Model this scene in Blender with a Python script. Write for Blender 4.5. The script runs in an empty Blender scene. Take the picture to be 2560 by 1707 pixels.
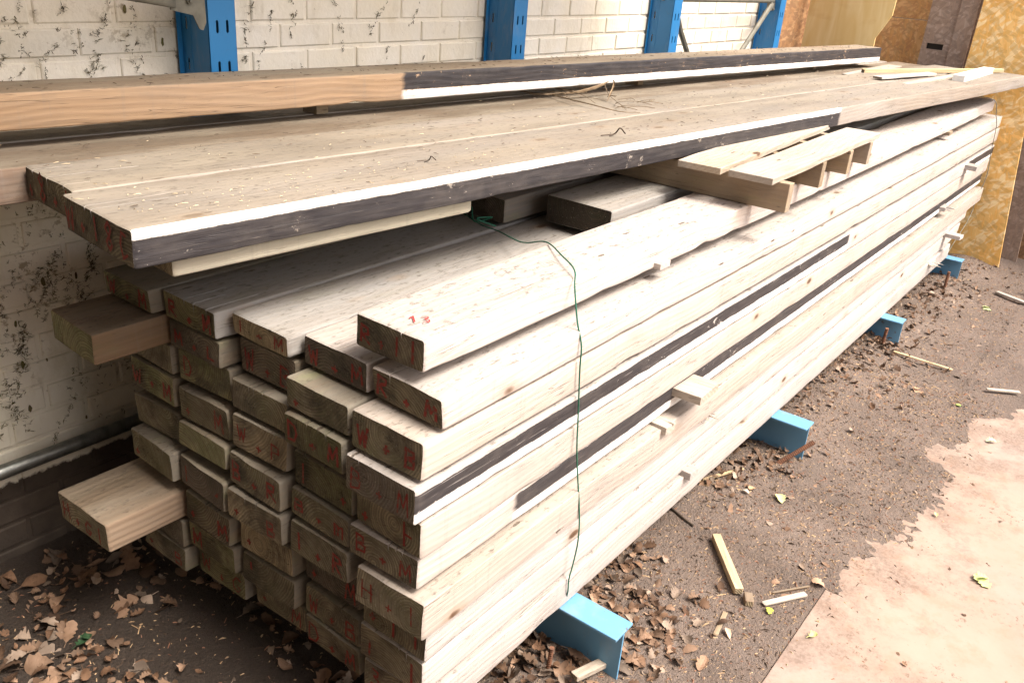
import bpy, bmesh, math, random
from mathutils import Vector, Matrix, noise
random.seed(7)
S = bpy.context.scene
COL = S.collection
R = math.radians

# ------------------------------------------------------------------ camera
cam = bpy.data.cameras.new('camera'); camo = bpy.data.objects.new('camera', cam); COL.objects.link(camo)
FPX = 2180.0
def n3(v): return Vector(v).normalized()
_X = n3((3058-1280, 15-853.5, FPX)); _s = .08
_t = -(_X[2]*FPX)/(_X[0]*(-_s)+_X[1])
_D = n3((-_s*_t, _t, FPX)); _D = n3(_D-_X*_D.dot(_X)); _Z = -_D; _Y = _Z.cross(_X)
right = Vector((_X[0], _Y[0], _Z[0])); down = Vector((_X[1], _Y[1], _Z[1])); fwd = Vector((_X[2], _Y[2], _Z[2]))
M = Matrix.Identity(4)
for i in range(3):
    M[i][0] = right[i]; M[i][1] = -down[i]; M[i][2] = -fwd[i]
M[0][3], M[1][3], M[2][3] = 0, -1, 1.9
camo.matrix_world = M
cam.lens = FPX/2560*36; cam.sensor_width = 36; cam.clip_start = .05; cam.clip_end = 200
S.camera = camo

# ------------------------------------------------------------------ light
SUN_EL, SUN_AZ = 57, -80          # azimuth of the sun, degrees from +X towards +Y
w = bpy.data.worlds.new('World'); S.world = w; w.use_nodes = True
nt = w.node_tree; bg = nt.nodes['Background']
sky = nt.nodes.new('ShaderNodeTexSky'); sky.sky_type = 'NISHITA'; sky.sun_disc = False
sky.sun_elevation = R(SUN_EL); sky.sun_rotation = R(90-SUN_AZ); sky.dust_density = 4.0; sky.air_density = 1.0
sky.ozone_density = .6
wm = nt.nodes.new('ShaderNodeMix'); wm.data_type = 'RGBA'; wm.blend_type = 'MULTIPLY'; wm.inputs[0].default_value = 1
wm.inputs[7].default_value = (1, .93, .84, 1)      # milky overcast, warmer than a clear sky
nt.links.new(sky.outputs[0], wm.inputs[6]); nt.links.new(wm.outputs[2], bg.inputs[0]); bg.inputs[1].default_value = 0.15
sun = bpy.data.lights.new('sun', 'SUN'); sun.energy = 2.2; sun.angle = R(24); sun.color = (1, .965, .91)
suno = bpy.data.objects.new('sun', sun); COL.objects.link(suno)
sd = Vector((math.cos(R(SUN_EL))*math.cos(R(SUN_AZ)), math.cos(R(SUN_EL))*math.sin(R(SUN_AZ)), math.sin(R(SUN_EL))))
suno.rotation_euler = sd.to_track_quat('Z', 'Y').to_euler(); suno.location = (2, -4, 8)
S.view_settings.view_transform = 'Standard'; S.view_settings.look = 'None'
S.view_settings.exposure = 1.5; S.view_settings.gamma = 1
S.render.engine = 'CYCLES'

# ------------------------------------------------------------------ helpers
def tag(o, label=None, cat=None, group=None, kind=None):
    if label: o['label'] = label
    if cat: o['category'] = cat
    if group: o['group'] = group
    if kind: o['kind'] = kind
    return o
def empty(name, loc, label, cat, group=None, rz=0):
    o = bpy.data.objects.new(name, None); COL.objects.link(o); o.location = loc; o.rotation_euler = (0, 0, rz)
    o.empty_display_size = .1
    return tag(o, label, cat, group)
class MB:
    def __init__(s): s.v = []; s.f = []; s.m = []
    def add(s, vs, fs, mi=0):
        b = len(s.v); s.v += [tuple(v) for v in vs]; s.f += [tuple(b+i for i in f) for f in fs]; s.m += [mi]*len(fs)
    def box(s, a, b, mi=0, ch=.0):
        (x0, y0, z0), (x1, y1, z1) = a, b
        s.add([(x0,y0,z0),(x1,y0,z0),(x1,y1,z0),(x0,y1,z0),(x0,y0,z1),(x1,y0,z1),(x1,y1,z1),(x0,y1,z1)],
              [(0,3,2,1),(4,5,6,7),(0,1,5,4),(1,2,6,5),(2,3,7,6),(3,0,4,7)], mi)
    def tube(s, pts, r, n=8, mi=0, caps=True, taper=None):
        pts = [Vector(p) for p in pts]; rings = []
        up = Vector((0,0,1)); prev = None
        for i, p in enumerate(pts):
            d = (pts[min(i+1, len(pts)-1)]-pts[max(i-1, 0)]).normalized()
            if prev is None:
                a = d.cross(up);
                if a.length < .1: a = d.cross(Vector((1,0,0)))
                a.normalize()
            else:
                a = (prev-d*prev.dot(d)).normalized()
            prev = a; b = d.cross(a)
            rr = r if taper is None else r*taper(i/(len(pts)-1))
            rings.append([p+(a*math.cos(2*math.pi*k/n)+b*math.sin(2*math.pi*k/n))*rr for k in range(n)])
        vs = [v for rg in rings for v in rg]
        fs = [(i*n+k, i*n+(k+1)%n, (i+1)*n+(k+1)%n, (i+1)*n+k) for i in range(len(pts)-1) for k in range(n)]
        if caps: fs += [tuple(range(n-1, -1, -1)), tuple((len(pts)-1)*n+k for k in range(n))]
        s.add(vs, fs, mi)
    def build(s, name, mats, parent=None, smooth=False, bevel=0):
        me = bpy.data.meshes.new(name); me.from_pydata(s.v, [], s.f)
        if not isinstance(mats, (list, tuple)): mats = [mats]
        for m in mats: me.materials.append(m)
        me.polygons.foreach_set('material_index', s.m)
        if smooth: me.polygons.foreach_set('use_smooth', [True]*len(me.polygons))
        me.update()
        o = bpy.data.objects.new(name, me); COL.objects.link(o)
        if parent: o.parent = parent
        if bevel:
            b = o.modifiers.new('b', 'BEVEL'); b.width = bevel; b.segments = 2; b.limit_method = 'ANGLE'
        return o

# ------------------------------------------------------------------ node helpers
class N:
    def __init__(s, name):
        s.m = bpy.data.materials.new(name); s.m.use_nodes = True; s.t = s.m.node_tree
        s.b = s.t.nodes['Principled BSDF']; s.b.inputs['Roughness'].default_value = .8
        s.b.inputs['Specular IOR Level'].default_value = .25
    def n(s, t, **kw):
        x = s.t.nodes.new(t)
        for k, v in kw.items(): setattr(x, k, v)
        return x
    def l(s, a, b): s.t.links.new(a, b)
    def put(s, sock, v):
        if isinstance(v, bpy.types.NodeSocket): s.l(v, sock)
        else:
            if hasattr(sock.default_value, '__len__') and not hasattr(v, '__len__'): v = [v]*len(sock.default_value)
            if hasattr(v, '__len__') and len(sock.default_value) == 4 and len(v) == 3: v = (*v, 1)
            sock.default_value = v
    def math(s, op, a, b=0, c=0, clamp=False):
        x = s.n('ShaderNodeMath', operation=op, use_clamp=clamp)
        s.put(x.inputs[0], a); s.put(x.inputs[1], b); s.put(x.inputs[2], c); return x.outputs[0]
    def vmath(s, op, a, b):
        x = s.n('ShaderNodeVectorMath', operation=op); s.put(x.inputs[0], a); s.put(x.inputs[1], b); return x.outputs[0]
    def mix(s, f, a, b, mode='MIX'):
        x = s.n('ShaderNodeMix', data_type='RGBA', blend_type=mode, clamp_factor=True)
        s.put(x.inputs[0], f); s.put(x.inputs[6], a); s.put(x.inputs[7], b); return x.outputs[2]
    def mapr(s, v, a, b, c=0, d=1, smooth=False):
        x = s.n('ShaderNodeMapRange', clamp=True)
        if smooth: x.interpolation_type = 'SMOOTHSTEP'
        for i, q in enumerate((v, a, b, c, d)): s.put(x.inputs[i], q)
        return x.outputs[0]
    def noise(s, vec, scale, detail=3, rough=.55, dist=0):
        x = s.n('ShaderNodeTexNoise'); s.put(x.inputs['Vector'], vec)
        x.inputs['Scale'].default_value = scale; x.inputs['Detail'].default_value = detail
        x.inputs['Roughness'].default_value = rough; x.inputs['Distortion'].default_value = dist
        return x.outputs['Fac']
    def scale(s, vec, k): return s.vmath('MULTIPLY', vec, k)
    def ramp(s, f, stops):
        x = s.n('ShaderNodeValToRGB'); s.put(x.inputs[0], f); e = x.color_ramp.elements
        while len(e) < len(stops): e.new(.5)
        for q, (p, c) in zip(e, stops): q.position = p; q.color = (*c, 1)
        return x.outputs[0]
    def bump(s, h, st, dist=.01):
        x = s.n('ShaderNodeBump'); x.inputs['Strength'].default_value = st; x.inputs['Distance'].default_value = dist
        s.put(x.inputs['Height'], h); s.l(x.outputs[0], s.b.inputs['Normal'])
    def coord(s, rnd=True):
        tc = s.n('ShaderNodeTexCoord'); s.obj = tc.outputs['Object']
        oi = s.n('ShaderNodeObjectInfo'); s.rnd = oi.outputs['Random']
        if not rnd: return s.obj
        cv = s.n('ShaderNodeCombineXYZ'); s.put(cv.inputs[0], s.math('MULTIPLY', s.rnd, 37.)); s.put(cv.inputs[1], s.math('MULTIPLY', s.rnd, 91.)); s.put(cv.inputs[2], s.math('MULTIPLY', s.rnd, 53.))
        return s.vmath('ADD', s.obj, cv.outputs[0])
    def xyz(s, v):
        x = s.n('ShaderNodeSeparateXYZ'); s.l(v, x.inputs[0]); return x.outputs
    def out(s, col, rough=None):
        s.put(s.b.inputs['Base Color'], col)
        if rough is not None: s.put(s.b.inputs['Roughness'], rough)
        return s.m

def wood(name, c1, c2, grey=(.43,.41,.395), greyamt=.5, green=.12, dirt=.35, paint=None, hue=.1, knots=True, grain=1.0, streak=.5, topdirt=None):
    """Plank side faces: grain runs along local X. paint = list of bands
    (x0, x1, black_lo, black_hi, white_lo, white_hi) on the face y=0, z measured down from the top edge."""
    s = N(name); P = s.coord(); O = s.obj
    g1 = s.noise(s.scale(P, (.55, 9, 9)), 3.2, 4, .6, .5)
    g2 = s.noise(s.scale(P, (1.6, 60, 60)), 3.0, 3, .6, .2)
    col = s.mix(s.mapr(g1, .3, .7), c1, c2)
    # per plank tone
    tone = s.mapr(s.rnd, 0, 1, .82, 1.12)
    # flat-sawn figure
    wv = s.n('ShaderNodeTexWave', wave_type='BANDS', bands_direction='Z', wave_profile='SIN')
    dsh = s.noise(s.scale(P, (.9, .9, .9)), 1.1, 2, .5)
    vv = s.vmath('ADD', s.scale(P, (.02, .6, 1.0)), s.scale(s.n_c(dsh) if False else s.vmath('SCALE', (0,0,1), dsh) if False else P, (0,0,0)))
    cz = s.n('ShaderNodeCombineXYZ'); px = s.xyz(P)
    s.put(cz.inputs[2], s.math('ADD', s.math('MULTIPLY_ADD', px[1], .8, px[2]), s.math('MULTIPLY', dsh, .22)))
    s.l(cz.outputs[0], wv.inputs['Vector']); wv.inputs['Scale'].default_value = 17; wv.inputs['Distortion'].default_value = 1.2
    wv.inputs['Detail'].default_value = 2; wv.inputs['Detail Scale'].default_value = 1.5
    fig = s.mapr(wv.outputs['Fac'], .55, 1, 0, .34*grain)
    col = s.mix(fig, col, s.mix(.5, c1, (.32,.2,.12)))
    col = s.mix(s.mapr(g2, .52, .75, 0, .45*streak), col, (.2,.15,.11))
    fr = s.math('FRACT', s.math('MULTIPLY', s.rnd, 5.13))
    col = s.mix(s.mapr(fr, 0, 1, 0, .55*min(1, greyamt*1.6)), col, grey)
    st_ = s.noise(s.scale(P, (2.2, 7, 5)), 1.7, 6, .7)
    col = s.mix(s.mapr(st_, .52, .70, 0, .5*min(1, dirt*2)), col, (.21,.18,.15))
    # weathering patches
    wp = s.noise(s.scale(P, (.5, 3, 3)), 2.2, 4, .6)
    col = s.mix(s.mapr(wp, .38, .66, 0, greyamt), col, grey)
    gp = s.noise(s.scale(P, (1.3, 4, 4)), 3.1, 4, .6)
    col = s.mix(s.mapr(gp, .56, .75, 0, green), col, (.2,.22,.1))
    col = s.mix(1, col, s.tonec(tone), 'MULTIPLY')
    h = s.math('ADD', s.math('MULTIPLY', g2, .55), s.math('MULTIPLY', wv.outputs['Fac'], .25*grain))
    if knots:
        vo = s.n('ShaderNodeTexVoronoi', feature='F1'); s.put(vo.inputs['Vector'], s.scale(P, (5.5, 11, 11))); vo.inputs['Scale'].default_value = 1.0
        d = s.math('ADD', vo.outputs['Distance'], s.mapr(s.noise(P, 30, 2), 0, 1, -.03, .03))
        keep = s.math('GREATER_THAN', s.xyz(vo.outputs['Color'])[0], .80)
        kn = s.math('MULTIPLY', s.mapr(d, .10, .16, 1, 0), keep)
        ring = s.math('MULTIPLY', s.mapr(d, .12, .34, .5, 0), keep)
        col = s.mix(ring, col, (.36,.24,.15)); col = s.mix(kn, col, (.13,.075,.045))
        kc = s.math('MULTIPLY', s.mapr(d, .02, .05, 1, 0), keep); col = s.mix(kc, col, (.03,.02,.015))
    vn = s.n('ShaderNodeTexVoronoi', feature='F1'); s.put(vn.inputs['Vector'], s.scale(P, (7, 34, 34))); vn.inputs['Scale'].default_value = 1.0
    dn = s.math('ADD', vn.outputs['Distance'], s.mapr(s.noise(P, 90, 3, .7), .2, .8, -.10, .10))
    nk = s.math('MULTIPLY', s.mapr(dn, .10, .17, 1, 0), s.math('GREATER_THAN', s.xyz(vn.outputs['Color'])[1], .86))
    col = s.mix(s.math('MULTIPLY', nk, .85), col, (.085,.06,.042)); h = s.math('SUBTRACT', h, s.math('MULTIPLY', nk, 1.5))
    saw = s.noise(s.scale(P, (26, 1.2, 1.2)), 2.0, 3, .6)
    col = s.mix(s.mapr(saw, .58, .72, 0, .22), col, (.24,.205,.175))
    # dirt specks, pits and long checks
    sp = s.noise(s.scale(P, (75, 130, 130)), 1.0, 5, .75)
    spm = s.mapr(s.noise(P, 4, 5, .65), .48, .66)
    col = s.mix(s.math('MULTIPLY', s.mapr(sp, .58, .70), s.math('MULTIPLY_ADD', spm, 1.0*dirt, .05*dirt)), col, (.09,.075,.06))
    ck = s.noise(s.scale(P, (.9, 34, 34)), 2.4, 2, .5, .3)
    ckm = s.math('MULTIPLY', s.mapr(s.math('ABSOLUTE', s.math('SUBTRACT', ck, .5)), .0, .012, 1, 0), s.mapr(s.noise(s.scale(P, (1,5,5)), 2.3, 2), .45, .56))
    col = s.mix(s.math('MULTIPLY', ckm, .6), col, (.09,.07,.055))
    h = s.math('SUBTRACT', h, s.math('MULTIPLY', ckm, .8))
    if topdirt:
        # settled dust and needle litter on upward faces only (a real coating, follows the normal)
        ge = s.n('ShaderNodeNewGeometry'); nz = s.xyz(ge.outputs['Normal'])[2]
        tm = s.math('MULTIPLY', s.mapr(nz, .6, .95), s.mapr(s.noise(s.scale(P, (.6, 2.5, 2.5)), 2.0, 5, .65), .3, .62, topdirt*.45, topdirt))
        col = s.mix(tm, col, s.mix(s.mapr(s.noise(s.scale(P, (1.2,5,5)), 2, 4), .4, .6), (.15,.125,.09), (.24,.205,.155)))
        tm2 = s.math('MULTIPLY', s.mapr(nz, .6, .95), s.mapr(s.noise(s.scale(P, (30, 70, 70)), 1.0, 4, .7), .56, .7, 0, .7))
        col = s.mix(tm2, col, (.07,.055,.04))
    rough = .82
    if paint:
        ox = s.xyz(O)
        wob = s.math('MULTIPLY', s.math('SUBTRACT', s.noise(s.scale(P, (9, 9, 9)), 1.4, 6, .72), .5), .011)
        wob2 = s.math('MULTIPLY', s.math('SUBTRACT', s.noise(s.scale(P, (2, 30, 30)), 2.0, 4, .7), .5), .03)
        zz = s.math('ADD', ox[2], wob); xx = s.math('ADD', ox[0], wob2)
        face = s.math('LESS_THAN', ox[1], .006)
        chip = s.mapr(s.math('ADD', s.noise(s.scale(P, (16, 16, 30)), 1.6, 6, .74), s.mapr(s.noise(P, 3.5, 2), .45, .65, -.04, .055)), .64, .66, 1, 0)
        scr = s.mapr(s.noise(s.scale(P, (2.2, 120, 120)), 2.0, 3, .6), .66, .72, 1, .35)
        wear = s.math('MULTIPLY', chip, scr)
        pm = None
        for (x0, x1, b0, b1, w0, w1) in paint:
            ix = s.math('MULTIPLY', s.mapr(xx, x0, x0+.02), s.mapr(xx, x1-.02, x1, 1, 0))
            ix = s.math('MULTIPLY', ix, face)
            bm_ = s.math('MULTIPLY', s.math('MULTIPLY', s.mapr(zz, b0, b0+.0015), s.mapr(zz, b1-.0015, b1, 1, 0)), ix)
            wm_ = s.math('MULTIPLY', s.math('MULTIPLY', s.mapr(zz, w0, w0+.0015), s.mapr(zz, w1-.0015, w1, 1, 0)), ix)
            blk = s.mix(s.mapr(s.noise(s.scale(P, (4, 20, 20)), 3, 4), .3, .75), (.030,.027,.030), (.060,.053,.053)); blk = s.mix(s.mapr(s.noise(P, 7, 5, .7), .52, .72, 0, .22), blk, (.17,.145,.125))
            col = s.mix(s.math('MULTIPLY', bm_, wear), col, blk)
            col = s.mix(s.math('MULTIPLY', wm_, s.mapr(wear, .0, 1, .45, 1)), col, s.mix(s.mapr(s.noise(s.scale(P, (3,9,9)), 3, 5, .7), .48, .64, 0, .6), (.80,.79,.77), (.5,.45,.4)))
            pm = bm_ if pm is None else s.math('MAXIMUM', pm, bm_)
        rough = s.mapr(pm, 0, 1, .82, .5)
    s.bump(h, .5, .0035)
    return s.out(col, rough)
def _tonec(s, v):
    c = s.n('ShaderNodeCombineColor'); [s.put(c.inputs[i], v) for i in range(3)]; return c.outputs[0]
N.tonec = _tonec
N.n_c = lambda s, v: v

def endgrain(name, c=(.20,.165,.108), c2=(.085,.07,.048), green=.4):
    s = N(name); P = s.coord(); O = s.obj; o = s.xyz(O)
    # ring centre differs per plank, may lie outside the section
    cyy = s.mapr(s.rnd, 0, 1, .02, .2); czz = s.mapr(s.math('FRACT', s.math('MULTIPLY', s.rnd, 7.3)), 0, 1, -.17, .05)
    wb = s.noise(P, 12, 3)
    dy = s.math('SUBTRACT', o[1], cyy); dz = s.math('SUBTRACT', o[2], czz)
    rr = s.math('SQRT', s.math('ADD', s.math('MULTIPLY', dy, dy), s.math('MULTIPLY', dz, dz)))
    rr = s.math('ADD', rr, s.math('MULTIPLY', wb, .022))
    rg = s.math('SINE', s.math('MULTIPLY', rr, 820))
    rg2 = s.math('SINE', s.math('MULTIPLY', rr, 290))
    ringm = s.math('MULTIPLY_ADD', rg, .5, .5)
    mod = s.mapr(s.noise(P, 9, 3), .35, .65)
    col = s.mix(s.mapr(s.noise(P, 14, 5, .65), .3, .7), c, c2)
    col = s.mix(s.math('MULTIPLY', ringm, s.math('MULTIPLY', mod, .8)), col, [min(.6, x*1.75) for x in c])
    col = s.mix(s.mapr(rg2, .2, 1, 0, .35), col, (.10,.07,.05))
    col = s.mix(s.mapr(s.noise(P, 7, 4, .6), .45, .7, 0, green), col, (.11,.115,.045))
    col = s.mix(s.mapr(s.noise(P, 5.5, 5, .7), .48, .62, 0, .75), col, (.055,.045,.032))
    fib = s.noise(s.scale(P, (1, 60, 220)), 1.3, 3, .7)
    col = s.mix(s.mapr(fib, .6, .75, 0, .45), col, (.06,.045,.03))
    sp = s.noise(P, 260, 2, .6); col = s.mix(s.mapr(sp, .66, .74, 0, .5), col, (.6,.52,.4))
    ck = s.noise(s.scale(P, (1, 8, 30)), 1.3, 2); ckm = s.math('MULTIPLY', s.mapr(s.math('ABSOLUTE', s.math('SUBTRACT', ck, .5)), 0, .008, 1, 0), s.mapr(s.noise(P, 11, 2), .48, .6))
    col = s.mix(s.math('MULTIPLY', ckm, .8), col, (.03,.022,.015))
    col = s.mix(1, col, s.tonec(s.mapr(s.math('FRACT', s.math('MULTIPLY', s.rnd, 13.7)), 0, 1, .75, 1.2)), 'MULTIPLY')
    h = s.math('ADD', s.math('MULTIPLY', ringm, .35), s.math('MULTIPLY', fib, .9)); h = s.math('SUBTRACT', h, ckm)
    s.bump(h, .8, .004)
    return s.out(col, .9)

PALE, TAN = (.49,.436,.40), (.53,.465,.425)
W_SIDE = wood('weathered_wood', PALE, TAN, greyamt=.55, topdirt=.35)
W_SIDE2 = wood('weathered_wood_warm', (.52,.44,.375), (.55,.475,.41), greyamt=.3, topdirt=.35, grain=.8)
W_DARK = wood('grimy_shaded_wood', (.165,.137,.095), (.21,.177,.125), grey=(.25,.235,.205), greyamt=.5, green=.6, dirt=.8, topdirt=.3)  # grime and age, plus shade on the inner columns put into the colour
W_GREY = wood('grey_wood', (.32,.30,.27), (.37,.345,.31), grey=(.33,.325,.32), greyamt=.7, green=.25, dirt=.6, topdirt=.35)
W_TRIPLE = wood('dusty_orange_edge', (.12,.068,.036), (.17,.10,.055), greyamt=.15, green=.2, dirt=.8, topdirt=.95)
W_GLOOM = wood('shade_dark_wood', (.11,.092,.07), (.15,.125,.10), greyamt=.3, green=.3, dirt=.6)  # shade under the wide boards put into the wood colour
W_TOP = wood('dusty_wood', (.36,.30,.235), (.42,.355,.285), greyamt=.5, topdirt=.85, dirt=.8)
W_ORANGE = wood('orange_wood', (.38,.235,.125), (.47,.31,.18), greyamt=.12, green=.05, topdirt=.95, grain=1.6, dirt=.3,
                paint=[(1.93, 9, -.058, .004, -.2, -.058)])
W_FRESH = wood('brown_wood', (.185,.115,.062), (.25,.165,.095), greyamt=.1, green=.35, topdirt=.7, grain=1.8)
W_PALLET = wood('pallet_wood', (.42,.34,.25), (.50,.41,.31), greyamt=.45, streak=.8, green=.1, grain=1.2, dirt=.5)
W_STR = wood('pallet_bearer_wood', (.27,.19,.11), (.35,.26,.15), greyamt=.2, green=.4, grain=1, dirt=.6)
W_YEL = wood('yellow_wood', (.50,.36,.19), (.58,.44,.26), greyamt=.1, green=.03, knots=False)
W_CREAM = wood('cream_board', (.40,.36,.27), (.45,.41,.31), greyamt=.1, green=.05, knots=False, grain=.3)
W_TPAINT = wood('dusty_wood_striped', (.36,.305,.25), (.41,.35,.29), greyamt=.5, topdirt=.7, dirt=.7,
                paint=[(-.1, 3.22, -.2, -.021, -.021, .02)])
W_DPAINT = wood('striped_row_four', PALE, TAN, greyamt=.5, topdirt=.35,
                paint=[(-.1, 2.80, -.060, -.014, -.2, -.060), (5.22, 9, -.060, -.014, -.2, -.060)])
W_FPAINT = wood('striped_row_six', PALE, TAN, greyamt=.4, topdirt=.35,
                paint=[(.34, 9, -.052, -.004, -.2, -.052)])
E_END = endgrain('end_grain'); E_PALE = endgrain('end_grain_pale', (.31,.245,.155), (.20,.15,.095), .25)
E_DARK = endgrain('end_grain_dark', (.15,.12,.09), (.085,.07,.055), .3)
E_GLOOM = endgrain('end_grain_shade', (.05,.042,.033), (.03,.025,.02), .2)  # end colour blackened to stand in for shade under the boards
E_GREEN = endgrain('end_grain_mossy', (.21,.185,.10), (.12,.115,.06), .7)

def simple(name, c, c2=None, rough=.6, sc=8, metal=0, bump=0, spec=.3, detail=4, st=(.35,.65)):
    s = N(name); P = s.coord()
    f = s.noise(P, sc, detail, .6)
    s.b.inputs['Metallic'].default_value = metal; s.b.inputs['Specular IOR Level'].default_value = spec
    if bump: s.bump(s.noise(P, sc*4, 4, .6), bump, .004)
    return s.out(s.mix(s.mapr(f, *st), c, c2 or c), rough)
def metalpaint(name, c, rust=.25, rough=.45):
    s = N(name); P = s.coord()
    col = s.mix(s.mapr(s.noise(P, 3, 4), .3, .7), c, [x*.82 for x in c])
    col = s.mix(s.mapr(s.math('ADD', s.noise(P, 24, 6, .75), s.mapr(s.noise(P, 5, 3), .45, .65, -.03, .05)), .64, .67, 0, rust), col, (.11,.055,.03))
    col = s.mix(s.mapr(s.noise(s.scale(P, (1,1,.3)), 11, 5, .7), .55, .75, 0, .35), col, (.3,.28,.24))
    s.b.inputs['Specular IOR Level'].default_value = .5
    s.bump(s.noise(P, 30, 3), .15, .002)
    return s.out(col, rough)
BLUE = metalpaint('rack_blue', (.015,.18,.44), .15)
LBLUE = metalpaint('beam_light_blue', (.135,.33,.52), .9, .42)
GALV = simple('galvanised', (.30,.31,.29), (.20,.21,.20), .38, 30, .85, .1)
ZINC = simple('dull_zinc', (.20,.19,.155), (.13,.125,.105), .6, 20, .4, .1)
RUST = simple('rusty_bar', (.22,.10,.055), (.12,.06,.04), .85, 60, 0, .6)
REDP = None
def redpaint():
    s = N('red_paint'); P = s.coord()
    col = s.mix(s.mapr(s.noise(P, 90, 4, .7), .50, .64), (.21,.03,.022), (.12,.085,.06))
    return s.out(col, .8)
REDP = redpaint()
REDB = simple('red_marker', (.55,.03,.03), (.62,.08,.07), .6)
PENCIL = simple('pencil', (.20,.18,.17), (.3,.27,.25), .7, 120)
WIREG = simple('green_wire', (.012,.10,.06), (.02,.13,.08), .4)
WIREK = simple('thin_grey_wire', (.12,.13,.11), (.2,.2,.18), .5)

# ------------------------------------------------------------------ plank builder
def plank(name, P0, P1, w, t, side, end, seed, label, cat, group=None, kerfs=0, chip=.5, bow=0.0, round_=.006, parent=None, wane=0.0, endyaw=0.0, skew=0.0, rough_=False):
    rnd = random.Random(seed)
    P0, P1 = Vector(P0), Vector(P1); L = (P1-P0).length
    ex = (P1-P0).normalized(); ey = Vector((0,0,1)).cross(ex).normalized(); ez = ex.cross(ey)
    groov = sorted(rnd.uniform(.15, .85)*w for _ in range(kerfs))
    gd = [rnd.uniform(.006, .03) for _ in groov]; gl = [rnd.uniform(.05, .22) for _ in groov]
    # section (y, z, outward normal y/z, kind)
    r = round_; sec = []
    def arc(cy_, cz_, a0):
        for k in range(4):
            a = R(a0+k*30); sec.append((cy_+r*math.cos(a), cz_+r*math.sin(a), 0))
    # start at front-bottom, go round: front face is y=0
    arc(r, -t+r, 180)                       # front bottom: 180..270
    for k in (1, 2, 3): sec.append((w*k/4, -t, 0))
    arc(w-r, -t+r, 270)
    for k in (1, 2): sec.append((w, -t+t*k/3, 0))
    arc(w-r, -r, 0)
    tops = [(w*k/6, None) for k in range(5, 0, -1)]
    allt = [(y, 0, 0) for y, _ in tops if all(abs(y-g) > .006 for g in groov)]
    for gi, g in enumerate(groov):
        allt += [(g+.0018, 0, 0), (g, 0, gi+1), (g-.0018, 0, 0)]
    allt.sort(key=lambda q: -q[0]); sec += allt
    arc(r, -r, 90)
    for k in (2, 1): sec.append((0, -t+t*k/3, 0))
    xs = [0, .004, .012, .03, .06, .09, .12, .15, .18]
    x = .21
    while x < L-.1: xs.append(x); x += .16 if rough_ else .03 if x < 3 else .06
    xs += [L-.06, L-.01, L]
    if L < .6: xs = [0, .003, L*.25, L*.5, L*.75, L-.003, L]
    so = Vector((rnd.uniform(0, 50), rnd.uniform(0, 50), rnd.uniform(0, 50)))
    m = MB(); n = len(sec); vs = []
    chips = [(rnd.uniform(.1, L), rnd.uniform(.02, .09), rnd.uniform(.001, .004)) for _ in range(int(L*1.3))] if chip else []
    for i, x in enumerate(xs):
        ins = .0025 if x == 0 or x == L else 0
        for (y, z, g) in sec:
            yy, zz = y, z
            if ins:
                yy = w/2+(y-w/2)*(1-2*ins/w); zz = -t/2+(z+t/2)*(1-2*ins/t)
            if g:
                zz -= gd[g-1]*max(0, 1-x/gl[g-1])**.7 if x < gl[g-1] else 0
            p = Vector((x*1.6, y*6, z*6))+so
            a = noise.noise(p)*.0016+noise.noise(p*5)*.0007
            b = noise.noise(p+Vector((9, 3, 5)))*.0016+noise.noise(p*5+Vector((1,7,2)))*.0007
            edge = (abs(y) < .01 or abs(y-w) < .01)
            if edge:
                e2 = max(0, noise.noise(Vector((x*7, z*9+y*20, 3))+so)-.25)*.007*chip
                yy += e2 if y < w/2 else -e2
                if abs(z) < .01 or abs(z+t) < .01: zz += (e2 if z < -t/2 else -e2)*.8
            for cx_, cr, cd in chips:
                dx = abs(x-cx_)
                if dx < cr and y < .02 and z < -t+.02: 
                    zz += cd*(1-dx/cr)*chip
            if wane and y < .03 and z > -.03: zz -= wane*max(0, noise.noise(Vector((x*2.5, 0, 0))+so))
            xx = x
            if x < .005: xx = x+noise.noise(Vector((y*14, z*14, 0))+so)*.004*chip+skew*(y-w/2)+endyaw*(z+t/2)
            sag = bow*4*(x/L)*(1-x/L)
            vs.append((xx, yy+a, zz+b+sag))
    fs = []; mi = []
    for i in range(len(xs)-1):
        for k in range(n):
            fs.append((i*n+k, (i+1)*n+k, (i+1)*n+(k+1)%n, i*n+(k+1)%n))
            mi.append(0)
    m.v = vs; m.f = fs+[tuple(range(n)), tuple(range((len(xs)-1)*n+n-1, (len(xs)-1)*n-1, -1))]; m.m = mi+[1, 1]
    me = bpy.data.meshes.new(name); me.from_pydata(m.v, [], m.f); me.materials.append(side); me.materials.append(end)
    me.polygons.foreach_set('material_index', m.m)
    me.polygons.foreach_set('use_smooth', [q == 0 for q in m.m]); me.update()
    bm = bmesh.new(); bm.from_mesh(me); bmesh.ops.recalc_face_normals(bm, faces=bm.faces); bm.to_mesh(me); bm.free()
    me.set_sharp_from_angle(angle=R(40))
    o = bpy.data.objects.new(name, me); COL.objects.link(o)
    mt = Matrix.Identity(4)
    for i in range(3): mt[i][0] = ex[i]; mt[i][1] = ey[i]; mt[i][2] = ez[i]; mt[i][3] = P0[i]
    if parent is not None:
        o.parent = parent; o.matrix_parent_inverse = Matrix.Identity(4)
        o.matrix_basis = Matrix.Translation(parent.location).inverted() @ mt if parent.rotation_euler.z == 0 else mt
    else:
        o.matrix_world = mt
        tag(o, label, cat, group)
    return o

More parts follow.
